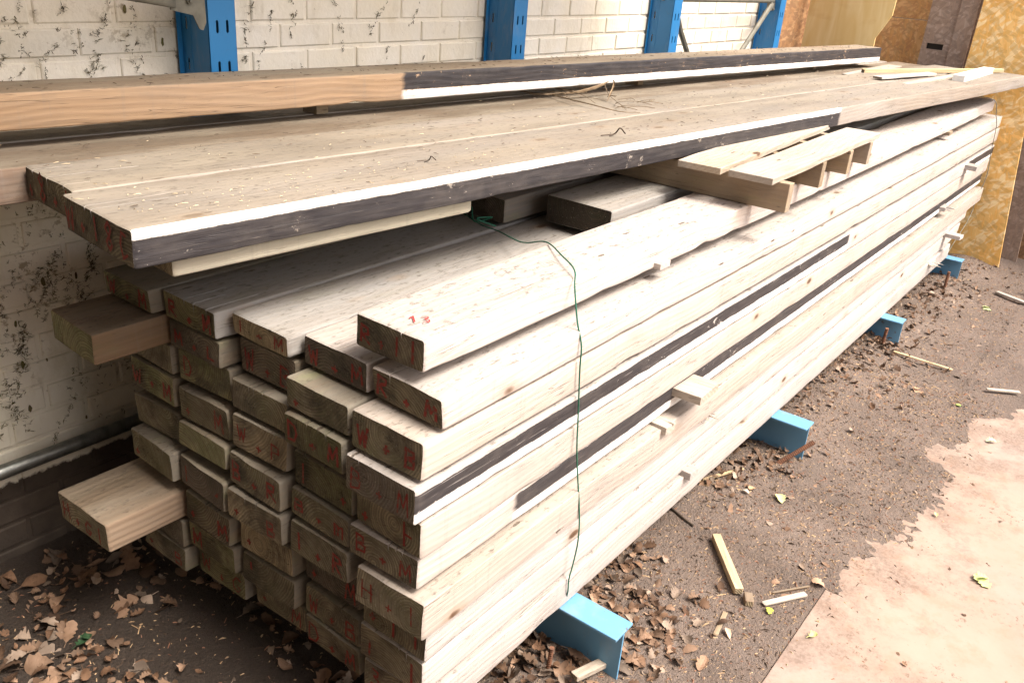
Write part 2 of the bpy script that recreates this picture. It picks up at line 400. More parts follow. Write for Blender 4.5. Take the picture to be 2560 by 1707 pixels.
# hand-drawn stroke letters
G = {
 'W': [[(0,1),(.22,0),(.48,.75),(.75,0),(1,1)]], 'M': [[(0,0),(.12,1),(.5,.3),(.88,1),(1,0)]],
 'B': [[(0,0),(.05,1),(.75,.9),(.8,.62),(.1,.52)],[(.1,.52),(.9,.4),(.85,.08),(0,0)]],
 'R': [[(0,0),(.05,1),(.75,.92),(.8,.6),(.1,.5),(.9,0)]], '+': [[(.5,.15),(.5,.8)],[(.15,.5),(.85,.45)]],
 'H': [[(0,0),(0,1)],[(1,0),(.95,1)],[(0,.5),(1,.5)]], 'G': [[(.95,.85),(.5,1),(.05,.6),(.1,.15),(.6,0),(.95,.3),(.55,.4)]],
 'D': [[(0,0),(.05,1),(.7,.9),(.95,.5),(.7,.08),(0,0)]], 'L': [[(.1,1),(.1,0),(.9,.05)]],
 'C': [[(.9,.9),(.4,1),(.05,.5),(.4,0),(.95,.12)]], 'P': [[(0,0),(.05,1),(.8,.9),(.8,.55),(.1,.45)]],
 'm': [[(0,0),(0,.8),(.45,.65),(.45,0)],[(.45,.6),(.95,.7),(1,0)]], '1': [[(.2,.7),(.6,1),(.55,0)]], 'I': [[(.5,1),(.5,0)]],
 '3': [[(.1,.95),(.7,1),(.8,.75),(.35,.55),(.85,.4),(.75,.05),(.05,.05)]], '5': [[(.9,1),(.2,1),(.15,.55),(.7,.6),(.85,.25),(.5,0),(.05,.1)]],
 'h': [[(.1,1),(.1,0)],[(.1,.45),(.6,.55),(.7,0)]], ',': [[(.3,.1),(.1,-.25)]], 'N': [[(0,0),(.05,1),(.9,0),(.95,1)]], ' ': [],
 '8': [[(.5,.5),(.85,.78),(.5,1),(.15,.78),(.5,.5),(.9,.22),(.5,0),(.1,.22),(.5,.5)]], '2': [[(.05,.8),(.5,1),(.9,.7),(.1,0),(.95,.05)]],
}
def strokes(mb, text, x0, y0, cw, ch, gap, sw, fn, rnd, spread=None):
    x = x0
    for c in text:
        for st in G.get(c, []):
            pts = [(x+(p[0]+rnd.uniform(-.06,.06))*cw, y0+(p[1]+rnd.uniform(-.05,.05))*ch) for p in st]
            for a, b in zip(pts, pts[1:]):
                dx, dy = b[0]-a[0], b[1]-a[1]; l = math.hypot(dx, dy) or 1e-6
                nx, ny = -dy/l*sw/2, dx/l*sw/2; ex_, ey_ = dx/l*sw*.35, dy/l*sw*.35
                k = rnd.uniform(.75, 1.15)
                q = [(a[0]-ex_+nx, a[1]-ey_+ny), (a[0]-ex_-nx, a[1]-ey_-ny), (b[0]+ex_-nx*k, b[1]+ey_-ny*k), (b[0]+ex_+nx*k, b[1]+ey_+ny*k)]
                mb.add([fn(*p) for p in q], [(0,1,2,3)])
        x += cw*(.55 if c in ' ' else 1)+gap
def endmark(pl, text, w, t, seed, mat=None, ch=.55, sw=.0065, off=0.02, end_off=-.0035):
    rnd = random.Random(seed*3+1); mb = MB()
    nn = len(text); cw = min(.034, (w-.04)/(nn*1.35)); gap = (w-.035-nn*cw)/max(1, nn-1) if nn > 1 else 0
    cnt = [0]
    x = off
    for c in text:
        mb = MB()
        def fn(u, v): return (end_off-.00005*(len(mb.f) % 40), w-u, -t+v)
        cwk = cw*rnd.uniform(.8, 1.1)*(.6 if c in '+I1' else 1); vo = rnd.uniform(-.06, .06)*t
        strokes(mb, c, x+(cw-cwk)/2, t*(1-ch)/2+vo, cwk, t*ch*(.5 if c == '+' else rnd.uniform(.85, 1.1)), 0, sw, fn, rnd)
        if mb.f: mb.build('painted_letter', mat or REDP).parent = pl
        x += cw+gap

# ------------------------------------------------------------------ ground
PLB = [(2.05,-.56),(2.54,-.55),(2.74,-.52),(2.97,-.53),(3.06,-.66),(2.98,-.69),(3.28,-.66),(3.42,-.72),(3.72,-.67),(3.82,-.57),(4.13,-.67),(4.39,-.68),(4.7,-.86),(5.6,-1.2),(7,-1.5)]
def edge_y(x):
    if x < PLB[0][0]: return -.52
    for (a, b), (c, d) in zip(PLB, PLB[1:]):
        if a <= x <= c and c > a: return b+(d-b)*(x-a)/(c-a)
    return -1.6
def ground_h(x, y):
    P = Vector((x, y, 0))
    h = noise.noise(P*1.3)*.012+noise.noise(P*5)*.006+noise.noise(P*16+Vector((3,1,0)))*.004+noise.noise(P*38)*.0022
    # litter mounded along the foot of the stack at the far beams
    h += .05*math.exp(-((y+.02)/.16)**2)*max(0, min(1, (x-2.6)/1.5))
    h += .03*math.exp(-((x-1.4)/.5)**2-((y+.05)/.12)**2)
    # worn soil against the steel sheet
    ey = edge_y(x)
    n1 = (noise.noise(P*5+Vector((0,0,4)))*.7+noise.noise(P*15+Vector((5,0,4)))*.5+noise.noise(P*44)*.45)
    wob = n1*(.10 if x > 2.6 else .004)
    if x < 2.6:
        d = y-(-.528)
        if d < 0: return -.03
        return -.004+h*.6+.002*min(1, d/.1)
    d = y-ey+wob
    if y < -.528:
        return max(-.02, min(.004+d*.06, .0065+min(max(d,0), .2)*.03)+abs(h)*.4-.0006*(d < .02))
    return .004+h*min(1, (y+.528)/.3)+.004
def build_ground():
    m = MB()
    xs = []; x = .2
    while x < 7.9: xs.append(x); x += .016 if x < 4.6 else .03
    xs = [-20, -6, -2, -.6]+xs+[10, 14, 30]
    ys = []; y = -1.9
    while y < 1.9: ys.append(y); y += .016 if y < .2 else .04
    ys = [-40, -15, -6, -3]+ys+[4, 8, 20]
    vs = [(x, y, ground_h(x, y) if -.5 < x < 8 and -2 < y < 2 else -.03 if y < -.5 and x < 8 else 0) for x in xs for y in ys]
    ny = len(ys)
    m.add(vs, [(i*ny+j, (i+1)*ny+j, (i+1)*ny+j+1, i*ny+j+1) for i in range(len(xs)-1) for j in range(ny-1)])
    s = N('soil'); P = s.coord(False)
    a = s.noise(P, 3, 5, .6); b = s.noise(P, 26, 5, .7); c = s.noise(P, 110, 4, .7)
    col = s.mix(s.mapr(a, .35, .65), (.15,.118,.098), (.235,.185,.155))
    col = s.mix(s.mapr(b, .4, .7, 0, .7), col, (.19,.135,.105))
    col = s.mix(s.mapr(c, .56, .68, 0, .75), col, (.30,.21,.14))
    col = s.mix(s.mapr(s.noise(P, 75, 3, .7), .62, .7, 0, .8), col, (.03,.02,.015))
    col = s.mix(s.mapr(s.noise(P, 170, 2, .7), .70, .76, 0, .8), col, (.5,.37,.25))
    pp = s.xyz(P); left_shade = s.math('MULTIPLY', s.mapr(pp[0], 1.75, 1.35), s.mapr(s.math('ADD', pp[1], s.math('MULTIPLY', a, .3)), .1, .45))
    col = s.mix(s.math('MULTIPLY', left_shade, .8), col, (.022,.016,.012))  # shade at the left end of the stack mixed into the soil colour
    s.bump(s.math('ADD', b, s.math('MULTIPLY', c, .8)), 1.0, .02)
    s.out(col, s.mapr(a, .35, .6, .6, .95))
    return tag(m.build('ground', s.m, smooth=True), kind='structure')
build_ground()

def steel():
    s = N('rusty_sheet'); P = s.coord(False)
    col = s.mix(s.mapr(s.noise(P, 2.2, 6, .65), .3, .7), (.31,.222,.172), (.36,.28,.225))
    col = s.mix(s.mapr(s.noise(P, 9, 6, .7), .5, .75, 0, .5), col, (.30,.15,.08))
    col = s.mix(s.mapr(s.noise(P, 1.3, 4), .5, .75, 0, .4), col, (.30,.25,.24))
    col = s.mix(s.mapr(s.noise(P, 60, 4, .7), .66, .72, 0, .6), col, (.16,.10,.07))
    col = s.mix(s.math('MULTIPLY', s.mapr(s.noise(P, 4, 3), .5, .62), s.mapr(s.noise(P, 45, 5, .75), .56, .64)), col, (.15,.10,.07))
    px = s.xyz(P)
    film = s.math('ADD', s.mapr(px[1], -1.15, -.55, 0, .30), s.math('MULTIPLY', s.mapr(px[0], 2.4, 4.6), .12))
    fm = s.mapr(s.math('ADD', s.noise(P, 5, 7, .7), film), .68, .86, 0, .75)
    col = s.mix(s.math('MULTIPLY', fm, s.mapr(s.noise(P, 90, 4, .7), .35, .6, .35, 1)), col, (.15,.105,.08))
    s.bump(s.noise(P, 60, 5, .7), .35, .004); s.out(col, .75)
    m = MB(); m.box((.2, -4.0, -.010), (7.2, -.528, .004))
    o = m.build('steel_plate', s.m, bevel=.002)
    return tag(o, 'large rusty peach-coloured steel plate lying flat on the soil at lower right', 'steel plate')
steel()

# ------------------------------------------------------------------ brick wall
def brick_wall():
    s = N('painted_brick'); P = s.coord(False); z = s.xyz(P)[2]; x = s.xyz(P)[0]
    paint = s.mix(s.mapr(s.noise(P, 3, 5, .6), .3, .7), (.76,.69,.55), (.80,.76,.68))
    paint = s.mix(s.mapr(s.noise(s.scale(P, (1,1,.35)), 7, 5, .7), .54, .75, 0, .5), paint, (.46,.39,.26))
    paint = s.mix(s.math('MULTIPLY', s.mapr(s.noise(P, 19, 5, .75), .57, .63), s.math('MULTIPLY', s.mapr(x, 2.2, 1.2, .15, .8), s.mapr(s.noise(P, 3.3, 3), .42, .58))), paint, (.30,.235,.15))
    paint = s.mix(s.math('MULTIPLY', s.mapr(z, .3, .9, .35, 0), s.mapr(s.noise(P, 4, 3), .3, .6)), paint, (.30,.29,.17))
    paint = s.mix(s.mapr(s.noise(P, 40, 4, .7), .66, .73, 0, .6), paint, (.10,.07,.05))
    paint = s.mix(s.math('MULTIPLY', s.mapr(x, 4.6, 5.4, 0, .35), s.mapr(s.noise(P, 2.5, 4), .4, .7)), paint, (.36,.18,.10))
    bare = s.mix(s.mapr(s.noise(P, 6, 5, .65), .3, .7), (.04,.031,.025), (.085,.066,.052))
    e = s.math('ADD', z, s.math('MULTIPLY', s.noise(P, 22, 4, .7), .05))
    col = s.mix(s.mapr(e, .292, .302), bare, paint)
    s.bump(s.math('ADD', s.noise(P, 55, 4, .6), s.noise(P, 9, 3)), .35, .006); s.out(col, .75)
    m = MB(); rnd = random.Random(3)
    m.box((-1.5, 1.556, -.1), (8.2, 1.75, 3.0))
    ch, bl = .0875, .238
    row = 0; z0 = -.05
    while z0 < 3.0:
        xo = (-.5*bl if row % 2 else 0)-1.3+.018
        while xo < 8.0:
            a, b = xo+.006, xo+bl-.006; c, d = z0+.006, z0+ch-.006
            y = 1.55+rnd.uniform(-.002, .002); q = .005
            tl = rnd.uniform(-.0015, .0015)
            vs = [(a, 1.557, c), (b, 1.557, c), (b, 1.557, d), (a, 1.557, d),
                  (a+q*.3, y+.0025, c+q*.3), (b-q*.3, y+.0025, c+q*.3), (b-q*.3, y+.0025+tl, d-q*.3), (a+q*.3, y+.0025, d-q*.3),
                  (a+q, y, c+q), (b-q, y, c+q+tl), (b-q, y+tl, d-q), (a+q, y, d-q+tl)]
            m.add(vs, [(0,1,5,4),(1,2,6,5),(2,3,7,6),(3,0,4,7),(4,5,9,8),(5,6,10,9),(6,7,11,10),(7,4,8,11),(8,9,10,11)])
            xo += bl
        z0 += ch; row += 1
    o = m.build('brick_wall', s.m)
    return tag(o, 'long white-painted brick wall with dark unpainted bottom courses behind the timber', 'brick wall')
brick_wall()

def ivy():
    s = N('dead_ivy'); P = s.coord(False); ge = s.n('ShaderNodeNewGeometry'); s.out(s.mix(s.mapr(s.noise(P, 30, 2), .4, .6), s.mix(ge.outputs['Random Per Island'], (.045,.034,.022), (.17,.135,.075)), (.13,.115,.045)), .9)
    m = MB(); rnd = random.Random(11)
    def hair(p, d, l, wd):
        a = Vector((p[0], 1.5485, p[1])); k = rnd.uniform(-.5, .5)
        q = a+Vector((d[0]*l*.55, -.002, d[1]*l*.55)); e = a+Vector(((d[0]-d[1]*k)*l, -.0005, (d[1]+d[0]*k)*l))
        nn = Vector((-d[1], 0, d[0]))*wd/2
        m.add([a-nn, a+nn, q+nn*.8, q-nn*.8, e+nn*.2, e-nn*.2, a+Vector((0,-.002,0)), q+Vector((0,-.0025,0))], [(0,1,2,3),(3,2,4,5),(0,6,7,3),(6,1,2,7)])
    def tuft(x, z, nh, l):
        for _ in range(nh):
            a = rnd.uniform(0, 6.283); hair((x+rnd.gauss(0,.003), z+rnd.gauss(0,.004)), (math.cos(a), math.sin(a)*.8), l*rnd.uniform(.4,1.3), rnd.uniform(.0007,.0015))
    def chain(x, z, n, dirz, dens, l):
        vx = rnd.uniform(-.3, .3)
        for i in range(n):
            vx += rnd.uniform(-.25, .25); vx = max(-.8, min(.8, vx))
            x2 = x+vx*.014; z2 = z+dirz*.014*rnd.uniform(.5, 1.1)
            if rnd.random() < .12: hair((x, z), ((x2-x)/.016, (z2-z)/.016), .017, .003)
            if rnd.random() < dens: tuft(x2+rnd.gauss(0,.006), z2+rnd.gauss(0,.004), rnd.randint(2, 7), l)
            x, z = x2, z2
            if rnd.random() < .05: z += dirz*.03
    for i in range(130):
        u = rnd.random()
        x = .75+(1.0*u if i < 80 else 2.7*u)
        chain(x, rnd.uniform(.35, 1.75), rnd.randint(2, 12), rnd.choice((1, -1)), rnd.uniform(.25, .8), rnd.uniform(.006, .013))
    # thick stems below the loose boards
    for (x, z, n) in [(1.06,.78,22),(1.0,.62,18),(1.0,.86,14),(1.12,.95,10),(1.22,.9,14),(1.17,.98,14),(1.28,1.0,10),(1.3,.93,12)]:
        for _ in range(2): chain(x+rnd.uniform(-.02,.02), z, n, -1, .95, .015)
    for (x, z, n) in [(1.02,1.62,10),(1.1,1.68,12),(1.2,1.64,12),(1.33,1.67,14),(1.45,1.66,16),(1.5,1.6,14),(1.95,1.72,22),(2.3,1.72,16),(2.1,1.7,12),(2.6,1.7,12),(1.36,1.6,14),(2.0,1.66,14),(2.75,1.7,10)]:
        chain(x+rnd.uniform(-.03,.03), z, n, -1, .8, .014)
    # flat leaf scars
    for i in range(40):
        x, z = .75+rnd.random()*1.2, rnd.uniform(.4, 1.75); r_ = rnd.uniform(.004, .009); n = 7
        pts = [(x+r_*rnd.uniform(.4,1)*math.cos(6.283*k/n), 1.5475, z+r_*2.2*rnd.uniform(.6,1)*math.sin(6.283*k/n)) for k in range(n)]
        m.add(pts, [tuple(range(n))])
    for q in range(3): pass
    return tag(m.build('dead_ivy', s.m), 'dark dried ivy rootlets clinging to the white brick wall', 'ivy remains', kind='stuff')
ivy()

# ------------------------------------------------------------------ unseen roof and wall, added outside the frame only to block light
def shade_blockers():
    m = MB(); c = simple('shade_boards', (.07,.055,.04), (.11,.09,.065), .8, 5)
    m.box((-.799, .34, 2.85), (4.4, 1.9, 2.9))
    for i in range(5): m.box((-.6+i*1.2, .34, 2.73), (-.52+i*1.2, 1.549, 2.849))
    tag(m.build('shade_roof', c), 'unseen brown boarded roof added to shade the timber rack', 'roof')
    m = MB(); m.box((-.95, -6.0, -.03), (-.8, 1.549, 6.4))
    tag(m.build('shade_wall', c), 'unseen tall brown boarded wall added to darken the plank ends', 'wall')
shade_blockers()

# ------------------------------------------------------------------ racks
def slotted(m, O, U, V, w, h, cols, pitch, z0, sw=.009, sh=.04, th=.0022):
    """sheet spanned by U (width w) and V (height h) with slot columns"""
    O, U, V = Vector(O), Vector(U), Vector(V); Nn = U.cross(V).normalized()*th
    edges = [0]
    for c in cols: edges += [c-.016, c+.016]
    edges.append(w)
    def quad(a, b):
        vs = [O+U*a[0]+V*a[1], O+U*b[0]+V*a[1], O+U*b[0]+V*b[1], O+U*a[0]+V*b[1]]
        m.add(vs, [(0,1,2,3)]); m.add([v+Nn for v in vs], [(3,2,1,0)])
    for i in range(0, len(edges)-1, 2):
        if edges[i+1] > edges[i]: quad((edges[i], 0), (edges[i+1], h))
    for ci, c in enumerate(cols):
        a, b = c-.016, c+.016; z = 0; zs = z0 + (0 if ci % 2 == 0 else -.004)
        n = int(h/pitch)+1
        for k in range(n):
            lo = k*pitch; hi = min(h, lo+pitch)
            if hi-lo < pitch-.001: quad((a, lo), (b, hi)); break
            mid = lo+pitch/2
            rect = [(a, lo), (c, lo), (b, lo), (b, mid), (b, hi), (c, hi), (a, hi), (a, mid)]
            s2, h2 = sw/2, sh/2
            hole = [(c-s2, mid-h2+s2), (c, mid-h2), (c+s2, mid-h2+s2), (c+s2, mid), (c+s2, mid+h2-s2), (c, mid+h2), (c-s2, mid+h2-s2), (c-s2, mid)]
            pts = [O+U*p[0]+V*p[1] for p in rect+hole]
            m.add(pts, [(j, (j+1)%8, 8+(j+1)%8, 8+j) for j in range(8)])
            m.add([p+Nn for p in pts], [(8+j, 8+(j+1)%8, (j+1)%8, j) for j in range(8)])
            hp = [O+U*p[0]+V*p[1] for p in hole]
            m.add(hp+[p+Nn for p in hp], [(j, 8+j, 8+(j+1)%8, (j+1)%8) for j in range(8)])
def upright_mesh(m, x, yf=1.40, w=.096, d=.138, h=2.5):
    # front face (towards -Y), side face (towards -X), far side, rear lips
    slotted(m, (x-w, yf, 0), (1,0,0), (0,0,1), w, h, [.030, .066], .12, .02)
    slotted(m, (x-w, yf+d, 0), (0,-1,0), (0,0,1), d, h, [.028], .12, .05)
    slotted(m, (x, yf, 0), (0,1,0), (0,0,1), d, h, [.107], .12, .05)
    m.box((x-w-.018, yf+d-.0022, 0), (x-w, yf+d, h)); m.box((x, yf+d-.0022, 0), (x+.018, yf+d, h))
    # rolled ridge on the side face
    m.box((x-w-.0035, yf+d-.052, 0), (x-w-.0001, yf+d-.046, h))
def upright(name, x, label, base=True, parent=None):
    if parent is None:
        o = empty(name, (x, 1.40, 0), label, 'rack upright', 'blue rack uprights against the wall')
    else: o = parent
    m = MB(); upright_mesh(m, x)
    u = m.build('column', BLUE, o, bevel=0); u.location = -o.location
    m = MB(); m.box((x-.13, 1.37, .0), (x+.04, 1.545, .008))
    b = m.build('foot_plate', BLUE, o); b.location = -o.location
    return o
def bolt(m, p, ax, r=.009):
    p = Vector(p); ax = Vector(ax)
    m.tube([p, p+ax*.007], r, 6); m.tube([p+ax*.0071, p+ax*.013], r*.55, 8)
# first upright with its tube
r1 = upright('rack_upright', 1.761, 'dark blue slotted rack upright holding the end of a galvanised tube at upper left')
m = MB(); m.tube([(-.79,1.385,1.712),(1.395,1.385,1.712)], .0155, 14)
# flattened end
fl = []
for i in range(5):
    t_ = i/4; x = 1.395+.155*t_; ry, rz = .017*(1-t_*.85), .017+.008*t_
    fl.append([(x, 1.385+ry*math.cos(6.283*k/14), 1.712-.014*t_+rz*math.sin(6.283*k/14)) for k in range(14)])
m.add([p for rg in fl for p in rg], [(i*14+k, i*14+(k+1)%14, (i+1)*14+(k+1)%14, (i+1)*14+k) for i in range(4) for k in range(14)]+[tuple(56+k for k in range(14))])
tb = m.build('brace_tube', ZINC, r1, smooth=True); tb.location = -r1.location
m = MB()
m.add([(1.538,1.395,1.756),(1.651,1.395,1.756),(1.653,1.395,1.633),(1.641,1.395,1.611),(1.629,1.395,1.615),(1.61,1.395,1.654),(1.538,1.395,1.669),
       (1.538,1.391,1.756),(1.651,1.391,1.756),(1.653,1.391,1.633),(1.641,1.391,1.611),(1.629,1.391,1.615),(1.61,1.391,1.654),(1.538,1.391,1.669)],
      [(0,1,2,3,4,5,6),(13,12,11,10,9,8,7)]+[(k,(k+1)%7,7+(k+1)%7,7+k) for k in range(7)])
bolt(m, (1.60,1.391,1.695), (0,-1,0), .012)
br = m.build('bracket', ZINC, r1); br.location = -r1.location
r2 = upright('rack_upright', 3.278, 'single blue slotted rack upright with a bolt hole, second from the left')
m = MB(); m.tube([(3.278-.0965,1.468,1.72),(3.278-.0985,1.468,1.72)], .006, 10)
h = m.build('bolt_hole', simple('pale_hole', (.5,.47,.4)), r2); h.location = -r2.location
r3 = upright('rack_upright', 4.737, 'blue slotted rack upright with a dome bolt, third from the left')
m = MB(); bolt(m, (4.737-.0985,1.468,1.71), (-1,0,0), .012)
h = m.build('bolt', ZINC, r3); h.location = -r3.location
r4 = upright('rack_upright', 6.288, 'blue slotted rack upright nearest the chipboard sheets, carrying grey brace bars')
m = MB(); m.tube([(4.737,1.45,1.708),(6.19,1.45,1.704)], .013, 10)
b_ = m.build('brace_tube', ZINC, r4, smooth=True); b_.location = -r4.location
m = MB(); m.box((6.12,1.435,1.645),(6.19,1.465,1.695)); bolt(m, (6.155,1.434,1.655), (0,-1,0), .010)
b_ = m.build('bracket', ZINC, r4); b_.location = -r4.location
m = MB(); m.tube([(6.14,1.44,1.685),(5.78,1.44,1.41),(5.25,1.44,1.0)], .016, 8)
b_ = m.build('brace_bar', ZINC, r4); b_.location = -r4.location
m = MB(); m.tube([(4.75,1.44,1.655),(4.84,1.44,1.54),(5.16,1.44,1.23)], .016, 8)
b_ = m.build('brace_bar', ZINC, r4); b_.location = -r4.location
m = MB(); m.tube([(-.79,1.50,.347),(3.0,1.50,.354)], .0228, 16)
tag(m.build('steel_pipe', GALV, smooth=True), 'shiny galvanised pipe running low along the foot of the brick wall', 'pipe')

# ------------------------------------------------------------------ steel I beams carrying the stack
for i, (x, yend, d) in enumerate([(1.775,-.200,.092),(3.352,-.165,.092),(4.935,-.128,.09),(6.47,-.115,.09)]):
    m = MB(); t0, zt, hh = .009, .184, .19
    root = empty('steel_beam', (x, yend, -.01), ['light blue steel beam under the stack nearest the camera', 'light blue steel beam second from the front, beside a tilted rusty bar',
              'light blue steel beam third from the front, with a thin rusty stake beside it', 'light blue steel beam farthest away, next to the yellow chipboard'][i], 'steel beam', 'blue steel beams under the stack')
    ln = 1.45
    m.box((-d/2, 0, zt+.01-t0), (d/2, ln, zt+.01)); m.build('top_flange', LBLUE, root, bevel=.002)
    m = MB(); m.box((-.0035+.004, .003, .0), (.0035+.004, ln, zt+.01-t0-.0005)); m.build('web', LBLUE, root)
    m = MB(); m.box((-d/2, 0, -.012), (d/2, ln, -.003)); m.build('bottom_flange', LBLUE, root)

# ------------------------------------------------------------------ main stack: 5 columns x 9 rows
ZO = 1.9
bot = [[.904,1.004,1.100,1.200,1.288,1.402,1.500,1.603,1.712],
       [.905,.990,1.085,1.205,1.290,1.396,1.505,1.615,1.710],
       [.888,.996,1.085,1.188,1.296,1.390,1.507,1.620,1.715],
       [.905,.985,1.085,1.195,1.275,1.397,1.515,1.612,1.715],
       [.896,.986,1.082,1.178,1.296,1.397,1.527,1.630,1.715]]
xe = [[1.185,1.13,1.108,1.135,1.130,1.118,1.155,1.152,1.160],
      [1.192,1.133,1.121,1.147,1.136,1.130,1.174,1.170,1.170],
      [1.157,1.180,1.147,1.139,1.122,1.112,1.144,1.150,1.180],
      [1.122,1.130,1.149,1.138,1.126,1.116,1.124,1.131,1.155],
      [1.092,.940,1.138,1.135,1.139,1.105,.904,1.125,1.120]]
marks = [['R+M','W+B','B+M','+H','B+M','H+I','+II','II','B+'],
         ['W+M','+','D+M','I+','B+m','I+R','+M','W+B','D+M'],
         ['I+M','W+B','','W+P','B+R','+B','+','I','+M'],
         ['R+M','M+L','D','+M','','I+','+M','M','W+G'],
         ['W+M','','+','W+M','','+','H+GI','+','+B']]
ordn = ['topmost','second','third','fourth','fifth','sixth','seventh','eighth','lowest']
coln = ['in the sunlit outermost column beside the path','in the second column from the path','in the middle column','in the fourth column from the path','in the column nearest the brick wall']
special = {(0,0): 'pale plank directly under the one marked 13, ends marked R+M', (0,2): 'path-side plank with a black and white stripe starting right at its near end',
           (0,4): 'path-side plank whose black and white stripe starts in from the end',
           (4,1): 'short-stained brown plank jutting out high on the left, above the pipe', (4,6): 'brown plank marked H+G jutting out low on the left over the leaves'}
for c in range(5):
    for r_ in range(9):
        rr = random.Random(c*31+r_*7+5)
        y0 = [0,.222,.444,.664,.884][c]+rr.uniform(0, .008)
        x0 = xe[c][r_]; zb = ZO-bot[c][r_]
        up = ZO-.822 if r_ == 0 else ZO-bot[c][r_-1]
        th = min(.097 if c == 0 else .090, up-zb-(.009 if c == 0 else .010)); w_ = rr.uniform(.200,.210); wf = w_
        if c == 0:
            w_ = .207; y0 = [0,.003,0,0,.008,-.024,-.006,.0,-.012][r_]
            if r_ == 4: th = .080
        x1 = [7.28,7.22,7.25,7.13,7.03,7.06,6.75,6.68,6.45][r_] if c == 0 else 7.1+rr.uniform(-.1, .1)
        side, end = (W_SIDE, E_END)
        if rr.random() < .4: side = W_SIDE2
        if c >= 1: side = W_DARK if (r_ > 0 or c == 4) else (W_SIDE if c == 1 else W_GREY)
        if c >= 1: end = rr.choice((E_END, E_END, E_DARK, E_GREEN, E_PALE if c < 3 else E_END))
        if c == 0 and r_ == 1: side = W_SIDE2
        if (c, r_) == (0, 2): side, end = W_DPAINT, E_DARK
        if (c, r_) == (0, 4): side = W_FPAINT
        if c == 4 and r_ in (1, 6): side = W_FRESH; w_ = .235 if r_ == 6 else .215
        dz = [.0, .004, -.015, -.012, .0, -.012, .01, -.004, .0][r_] if c == 0 else rr.uniform(-.004,.004)
        if c == 0 and r_ == 0: dz = .005
        lab = special.get((c, r_), 'weathered plank, %s %s of the big stack' % (ordn[r_], coln[c]))
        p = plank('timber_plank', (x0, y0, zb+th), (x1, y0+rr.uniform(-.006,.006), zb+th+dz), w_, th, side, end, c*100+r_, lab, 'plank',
                  'planks of the main stack', kerfs=rr.choice((0,0,1,2,3)) if (c,r_) != (0,0) else 1, chip=.9 if c == 0 else 1.0,
                  bow=-.006 if c == 0 else 0, round_=rr.uniform(.004,.009) if c else rr.uniform(.003,.006), skew=rr.uniform(-.05,.05), endyaw=rr.uniform(-.06,.06), rough_=c > 0)
        if marks[c][r_]: endmark(p, marks[c][r_], w_, th, c*9+r_, ch=rr.uniform(.5,.62), sw=rr.uniform(.0045,.0075))
# plank 13
pA = plank('timber_plank', (1.185,.058,ZO-.722), (6.95,.045,ZO-.700), .200, .076, W_SIDE, E_END, 777,
           'bleached plank marked 13 in red lying on top of the stack at the path side', 'plank', 'planks of the main stack', kerfs=1, chip=1.3, bow=-.004)
endmark(pA, 'R+II', .2, .076, 99)
m = MB(); rnd = random.Random(5)
for i, c in enumerate('13'):
    m = MB(); strokes(m, c, i*.027, 0, .019, .034, 0, .0036, lambda u, v: (.040+u*.75+v*.55, .082-u*.72+v*.7, .0032), rnd)
    m.build('red_number', REDB).parent = pA
for i, c in enumerate('Ch5,1m'):
    m = MB(); strokes(m, c, i*.034, 0, .022, .040, 0, .0016, lambda u, v: (.40+u*1.0+v*.35, .125-u*.22+v*.85, .0034), rnd)
    m.build('pencil_letter', PENCIL).parent = pA
# wood at the far end row H/I : nothing more needed

# loose planks lying on the stack under the big boards
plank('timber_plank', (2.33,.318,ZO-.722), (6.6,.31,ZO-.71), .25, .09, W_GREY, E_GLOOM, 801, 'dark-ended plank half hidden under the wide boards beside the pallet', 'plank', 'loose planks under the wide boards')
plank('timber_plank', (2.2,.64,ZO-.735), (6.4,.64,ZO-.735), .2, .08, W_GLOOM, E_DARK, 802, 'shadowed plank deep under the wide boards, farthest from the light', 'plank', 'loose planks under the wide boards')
plank('cream_board', (.935,.520,ZO-.620), (1.78,.44,ZO-.617), .2, .038, W_CREAM, E_PALE, 803, 'thin cream-edged board tucked beneath the black and white striped wide board', 'board', chip=.1)

# wide boards on top
def TP(x, y): return (x, y)
t1 = plank('wide_board', (.845,.504,ZO-.535), (7.08,-.085,ZO-.531), .305, .079, W_TPAINT, E_END, 810,
           'wide dusty board with a long black and white stripe along its front edge', 'wide board', 'wide boards on top', kerfs=2, chip=1.0, round_=.004)
endmark(t1, 'W+I8C', .31, .074, 41, ch=.7, sw=.007)
t2 = plank('wide_board', (.905,.822,ZO-.536), (7.0,.245,ZO-.534), .263, .074, W_TOP, E_END, 811,
           'wide dusty board behind the striped one, its end cut with deep cracks', 'wide board', 'wide boards on top', kerfs=3, chip=1.0, round_=.004)
endmark(t2, '+8+I', .27, .074, 42, ch=.8, sw=.007)
t3 = plank('wide_board', (.25,1.158,ZO-.542), (7.0,.523,ZO-.545), .26, .085, W_TRIPLE, E_END, 812,
           'wide dusty board running out of the picture at left, with an orange lower edge', 'wide board', 'wide boards on top', chip=1.0, round_=.005)
plank('wide_board', (.25,1.424,ZO-.540), (6.9,.80,ZO-.543), .122, .085, W_TOP, E_END, 814,
           'narrow dusty board at the very back under the striped beam', 'wide board', 'wide boards on top', chip=1.0, round_=.005)
t5 = plank('striped_beam', (.3,1.325,ZO-.402), (6.37,.715,ZO-.420), .18, .091, W_ORANGE, E_END, 813,
           'orange-brown beam turning black and white along its far part, on top by the wall', 'beam', chip=1.0, round_=.006)
